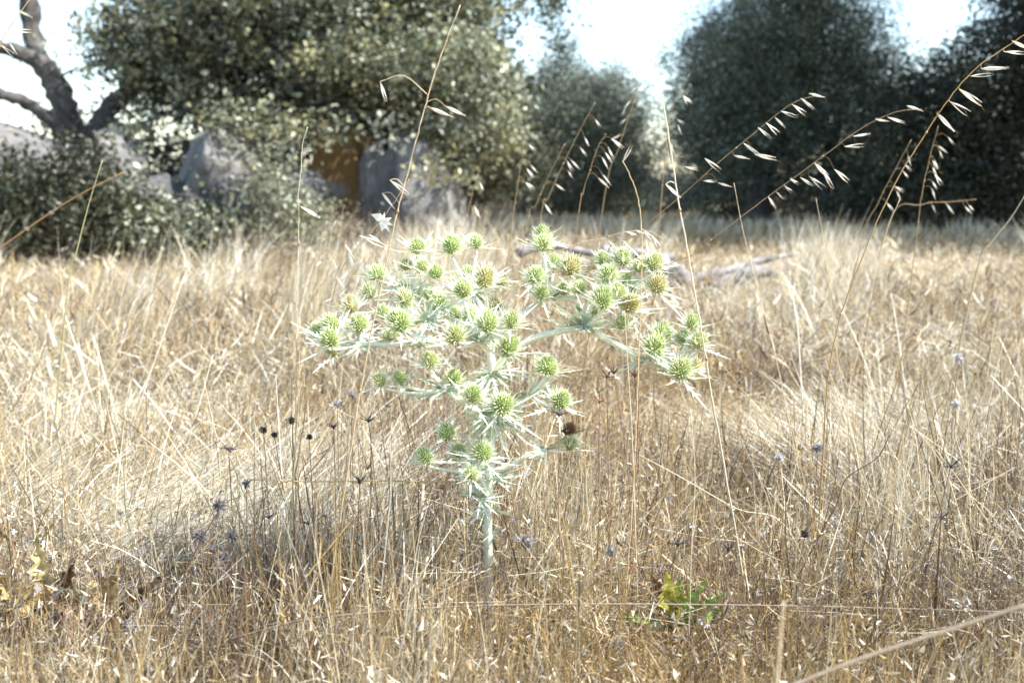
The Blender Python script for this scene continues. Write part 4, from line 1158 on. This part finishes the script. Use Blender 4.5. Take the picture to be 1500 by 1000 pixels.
def spiny_leaf_mesh(seed):
    """palmate spiny leaf of three to five narrow lobes"""
    g = random.Random(seed); mb = MB()
    n = 5
    for i in range(n):
        a = (i - (n - 1) / 2) * .42 + g.uniform(-.08, .08)
        L = 0.034 * (1 - .16 * abs(i - 2)) * g.uniform(.85, 1.1)
        m2 = MB(); blade(m2, L, 0.0036 if i == 2 else .0027, g.uniform(-.15, .25), GD, GP if g.random() < .5 else WP, True, seed * 9 + i)
        x0 = 0.006 + .004 * (i == 2)
        rot = Matrix.Rotation(a, 3, 'Z')
        vs = [tuple(rot @ Vector(v) + Vector((x0 * .6, 0, .0003 * i))) for v in m2.v]
        mb.add(vs, m2.f, m2.c)
    # winged base
    mb.add([(0, -.002, 0), (0, .002, 0), (.012, .006, .0006), (.012, -.006, .0006)], [(0, 1, 2, 3)], GD)
    return mb.mesh('spiny_leaf', M_thistle)
SL = [spiny_leaf_mesh(k) for k in range(5)]

fine = MB()     # the short needle bracts that are past counting
hg = random.Random(5)
def add_head(px, py, hub, dy, size=1.0, brown=False, stalk=True):
    Y = YP + dy
    p = at(px, py, Y); h = Vector(hub)
    outd = (p - h)
    up = (Vector((0, 0, 1)) + outd.normalized() * .35 + Vector((hg.uniform(-.15, .15), hg.uniform(-.3, .05), 0))).normalized()
    neck = p - up * .010 * size
    if stalk:
        stemtube('flower_stalk', [h, h.lerp(neck, .5) + (neck - h).length * .06 * Vector((0, 0, -1)), neck], .0016, .0014, WP if not brown else (0.4, 0.38, 0.15), 3, False)
    o = link('flower_head', BROWN if brown else HEADS[hg.choice((0, 0, 1, 2, 2, 3, 4, 4, 5))], plant)
    o.rotation_mode = 'QUATERNION'
    q = up.to_track_quat('Z', 'Y') @ Quaternion((0, 0, 1), hg.uniform(0, 6.28))
    o.location = p - foot; o.rotation_quaternion = q
    s = size * hg.uniform(.8, 1.1); o.scale = (s * hg.uniform(.92, 1.05), s, s * hg.uniform(.95, 1.2))
    nb = 8; a0 = hg.uniform(0, 6.28)
    for i in range(nb):
        a = a0 + i * 6.283 / nb + hg.uniform(-.3, .3)
        el = hg.uniform(-.25, .5)
        d = Vector((math.cos(a) * math.cos(el), math.sin(a) * math.cos(el), math.sin(el)))
        L = hg.uniform(0.9, 1.9)
        if i < 5:
            b = link('bract', BRB if brown else BR[hg.randrange(5)], o)
            place_dir(b, Vector((0, 0, -.006)) + d * .003, d, hg.uniform(-.4, .4), L)
        else:
            q3 = q.to_matrix(); m = MB(); blade(m, .022 * L, .0022, .1, GP, WP, True, i)
            rm = d.to_track_quat('X', 'Z').to_matrix()
            fine.add([tuple((p - foot) + (q3 @ (Vector((0, 0, -.006)) + rm @ Vector(v) + d * .003)) * s) for v in m.v], m.f, m.c)
    for i in range(16):    # little needles all round the base
        a = hg.uniform(0, 6.28); el = hg.uniform(-.1, 1.0)
        d = q.to_matrix() @ Vector((math.cos(a) * math.cos(el), math.sin(a) * math.cos(el), math.sin(el)))
        b0 = p - foot - (up * .004 - d * .004) * s; e = b0 + d * hg.uniform(.012, .022) * s
        sd = d.orthogonal().normalized() * .0007
        fine.add([b0 - sd, b0 + sd, e], [(0, 1, 2)], [GP, GP, WP])

def leaves_at(p, n, s0, s1, elr=(-.5, .7)):
    for i in range(n):
        a = i * 6.283 / n + hg.uniform(-.4, .4); el = hg.uniform(*elr)
        d = Vector((math.cos(a) * math.cos(el), math.sin(a) * math.cos(el) * .8, math.sin(el)))
        o = link('spiny_leaf', SL[hg.randrange(5)], plant)
        place_dir(o, Vector(p) - foot, d, hg.uniform(-.9, .9), 1.15 * hg.uniform(s0, s1))

H = {}
def hub(k, px, py, dy): H[k] = at(px, py, YP + dy)
hub('A', 697, 688, -.035); hub('B', 652, 572, -.02); hub('S1', 722, 600, 0); hub('S2', 717, 487, 0); hub('R1', 775, 578, -.02); hub('W', 800, 658, .01)
hub('LJ', 612, 503, -.02); hub('LL', 528, 503, -.03); hub('LU', 600, 430, .05); hub('MU', 688, 425, .04); hub('RT', 805, 435, .05)
hub('RJ', 857, 478, .0); hub('RR', 943, 528, -.01); hub('RRR', 985, 540, -.01); hub('MF', 700, 500, -.06); hub('RF', 912, 430, .03); hub('LV', 625, 470, .0)
def br(pts, r0, r1):
    stemtube('branch', pts, r0, r1, WP, 4)
br([at(716, 735, YP), at(708, 710, YP - .015), H['A']], .003, .0024)
br([at(719, 640, YP), at(695, 602, YP - .01), H['B']], .0034, .0024)
br([H['B'], at(622, 573, YP - .03), at(600, 576, YP - .03)], .002, .0015)
br([at(722, 610, YP), at(745, 592, YP - .01), H['R1']], .003, .002)
br([at(722, 690, YP), at(750, 680, YP), at(770, 668, YP), H['W']], .003, .0018)
br([H['S2'], at(670, 498, YP - .01), H['LJ']], .0030, .0024)
br([H['LJ'], at(570, 505, YP - .03), H['LL']], .0022, .0018)
br([H['S2'], at(668, 470, YP + .02), at(630, 450, YP + .04), H['LU']], .0026, .002)
br([H['LJ'], H['LV']], .002, .0016)
br([H['S2'], at(705, 450, YP + .02), H['MU']], .0028, .0022)
br([H['S2'], at(750, 468, YP + .02), at(780, 450, YP + .04), H['RT']], .0028, .0022)
br([at(723, 545, YP), at(745, 518, YP), at(785, 494, YP), H['RJ']], .0036, .0028)
br([H['RJ'], at(895, 500, YP), H['RR']], .003, .0026)
br([H['RR'], at(965, 535, YP), H['RRR']], .0022, .0018)
br([H['RJ'], at(885, 455, YP + .02), H['RF']], .0022, .0018)
br([H['S2'], at(707, 492, YP - .03), H['MF']], .0022, .0018)
HD = [  # hub, heads (x, y, extra depth, size)
    ('A', [(654.5, 634, 0, 1), (622, 669, -.02, 1.08), (672, 662, 0, .95), (706.7, 663, -.02, 1.08), (689, 695, -.03, .95)]),
    ('B', [(586, 555, -.02, .8), (557, 558, -.03, .85), (603, 573, -.01, .5), (665, 554, 0, .8), (693, 579, -.02, .95), (630, 529, 0, .9)]),
    ('S1', [(735.5, 594, -.05, 1.15)]),
    ('R1', [(821, 587, -.01, 1.05), (804, 577, .02, .85), (801, 538, -.01, 1.08)]),
    ('LJ', [(571.6, 491.6, .01, .85), (585, 472, -.02, 1.1), (561.5, 459, .02, .85)]),
    ('LV', [(595.6, 454, .02, .65), (593, 437.6, .02, .85), (627, 433, .03, .75)]),
    ('LL', [(526, 475, 0, 1), (485, 476, -.0, 1.1), (483, 497.6, -.02, 1.1), (468, 485.6, .01, .8), (487.6, 514, -.01, .9), (514, 448, .02, .85)]),
    ('LU', [(552, 402, 0, 1.05), (595, 390, .02, .75), (618, 392, 0, 1), (638, 400, -.01, 1.0), (611, 363, .02, .95), (541.6, 429, -.01, .9)]),
    ('MU', [(662, 361, .02, 1.05), (697, 356, .03, .95), (685.6, 401.6, .02, .8), (709.6, 409, -.03, 1.15), (733.6, 412, .01, .85), (643.6, 445, -.02, 1.05), (699, 440, .02, .7)]),
    ('MF', [(678, 425.6, -.0, 1.1), (688, 461.6, .01, .8), (667.6, 460, .02, .7), (714, 473.6, -.01, 1), (666, 493, -.02, 1.15), (749, 470, 0, .95), (745, 509, -.01, 1.05)]),
    ('S2', [(726, 447, .05, .85)]),
    ('RT', [(794, 345, .02, 1.0), (796, 358, .01, 1.05), (810, 386, .02, .9), (836, 392, 0, 1.1), (784.6, 405, -.01, 1.05), (825, 423.6, -.01, .85), (848, 423.6, -.02, .95), (793, 430.5, -.02, .85)]),
    ('RJ', [(882.5, 439, -.02, 1.15), (903.5, 428, 0, .9), (848, 452, .02, .6), (870, 458, -.01, .6)]),
    ('RF', [(882.5, 380, .02, .95), (912, 379, .01, .95), (891, 404, -.01, 1.1), (916, 409, 0, .8), (936, 391, .0, .85), (957, 387, .0, 1.05), (963, 418, -.01, .95), (923, 446, -.03, 1.1), (910.5, 474, -.03, .95)]),
    ('RR', [(969, 489, .02, 1), (959.5, 508, 0, 1.05)]),
    ('RRR', [(1014, 472.5, .01, 1.1), (1001.5, 496, .02, .95), (1022.5, 500.5, 0, 1.0), (997, 542.5, -.02, 1.15), (1018, 538, .01, .95)]),
]
for k, lst in HD:
    hd = H[k].y - YP
    for (x, y, dd, s) in lst:
        add_head(x, y, H[k], hd + dd, s * 1.0)
add_head(833, 630, H['W'], .01, .72, True)
add_head(835, 650, H['W'], .03, .8)
for k, n, s0, s1 in [('A', 5, .7, 1.1), ('B', 6, .7, 1.1), ('R1', 5, .6, .95), ('LJ', 5, .6, 1.0), ('LL', 5, .6, .9), ('LU', 6, .8, 1.2), ('MU', 6, .8, 1.2), ('RT', 6, .8, 1.2),
                     ('RJ', 9, .8, 1.35), ('RR', 4, .6, .9), ('RRR', 5, .7, 1.0), ('MF', 6, .8, 1.2), ('RF', 6, .7, 1.1), ('S2', 7, .9, 1.4), ('LV', 6, .7, 1.1), ('W', 3, .6, .8)]:
    leaves_at(H[k], n, s0, s1)
leaves_at(at(722, 602, YP - .004), 9, 1.0, 1.5, (-1.0, .3))
leaves_at(at(721, 545, YP), 6, .9, 1.3, (-.8, .4))
leaves_at(at(702, 728, YP - .01), 6, .7, 1.1, (-.4, .6))
leaves_at(at(720, 700, YP), 4, .6, 1.0, (-.4, .5))
leaves_at(at(716, 745, YP), 4, .5, .9, (-.6, .9))
leaves_at(at(715, 790, YP), 3, .4, .6, (-.6, .9))
link('needle_bracts', fine.mesh('needle_bracts', M_thistle, False), plant, kind='stuff')
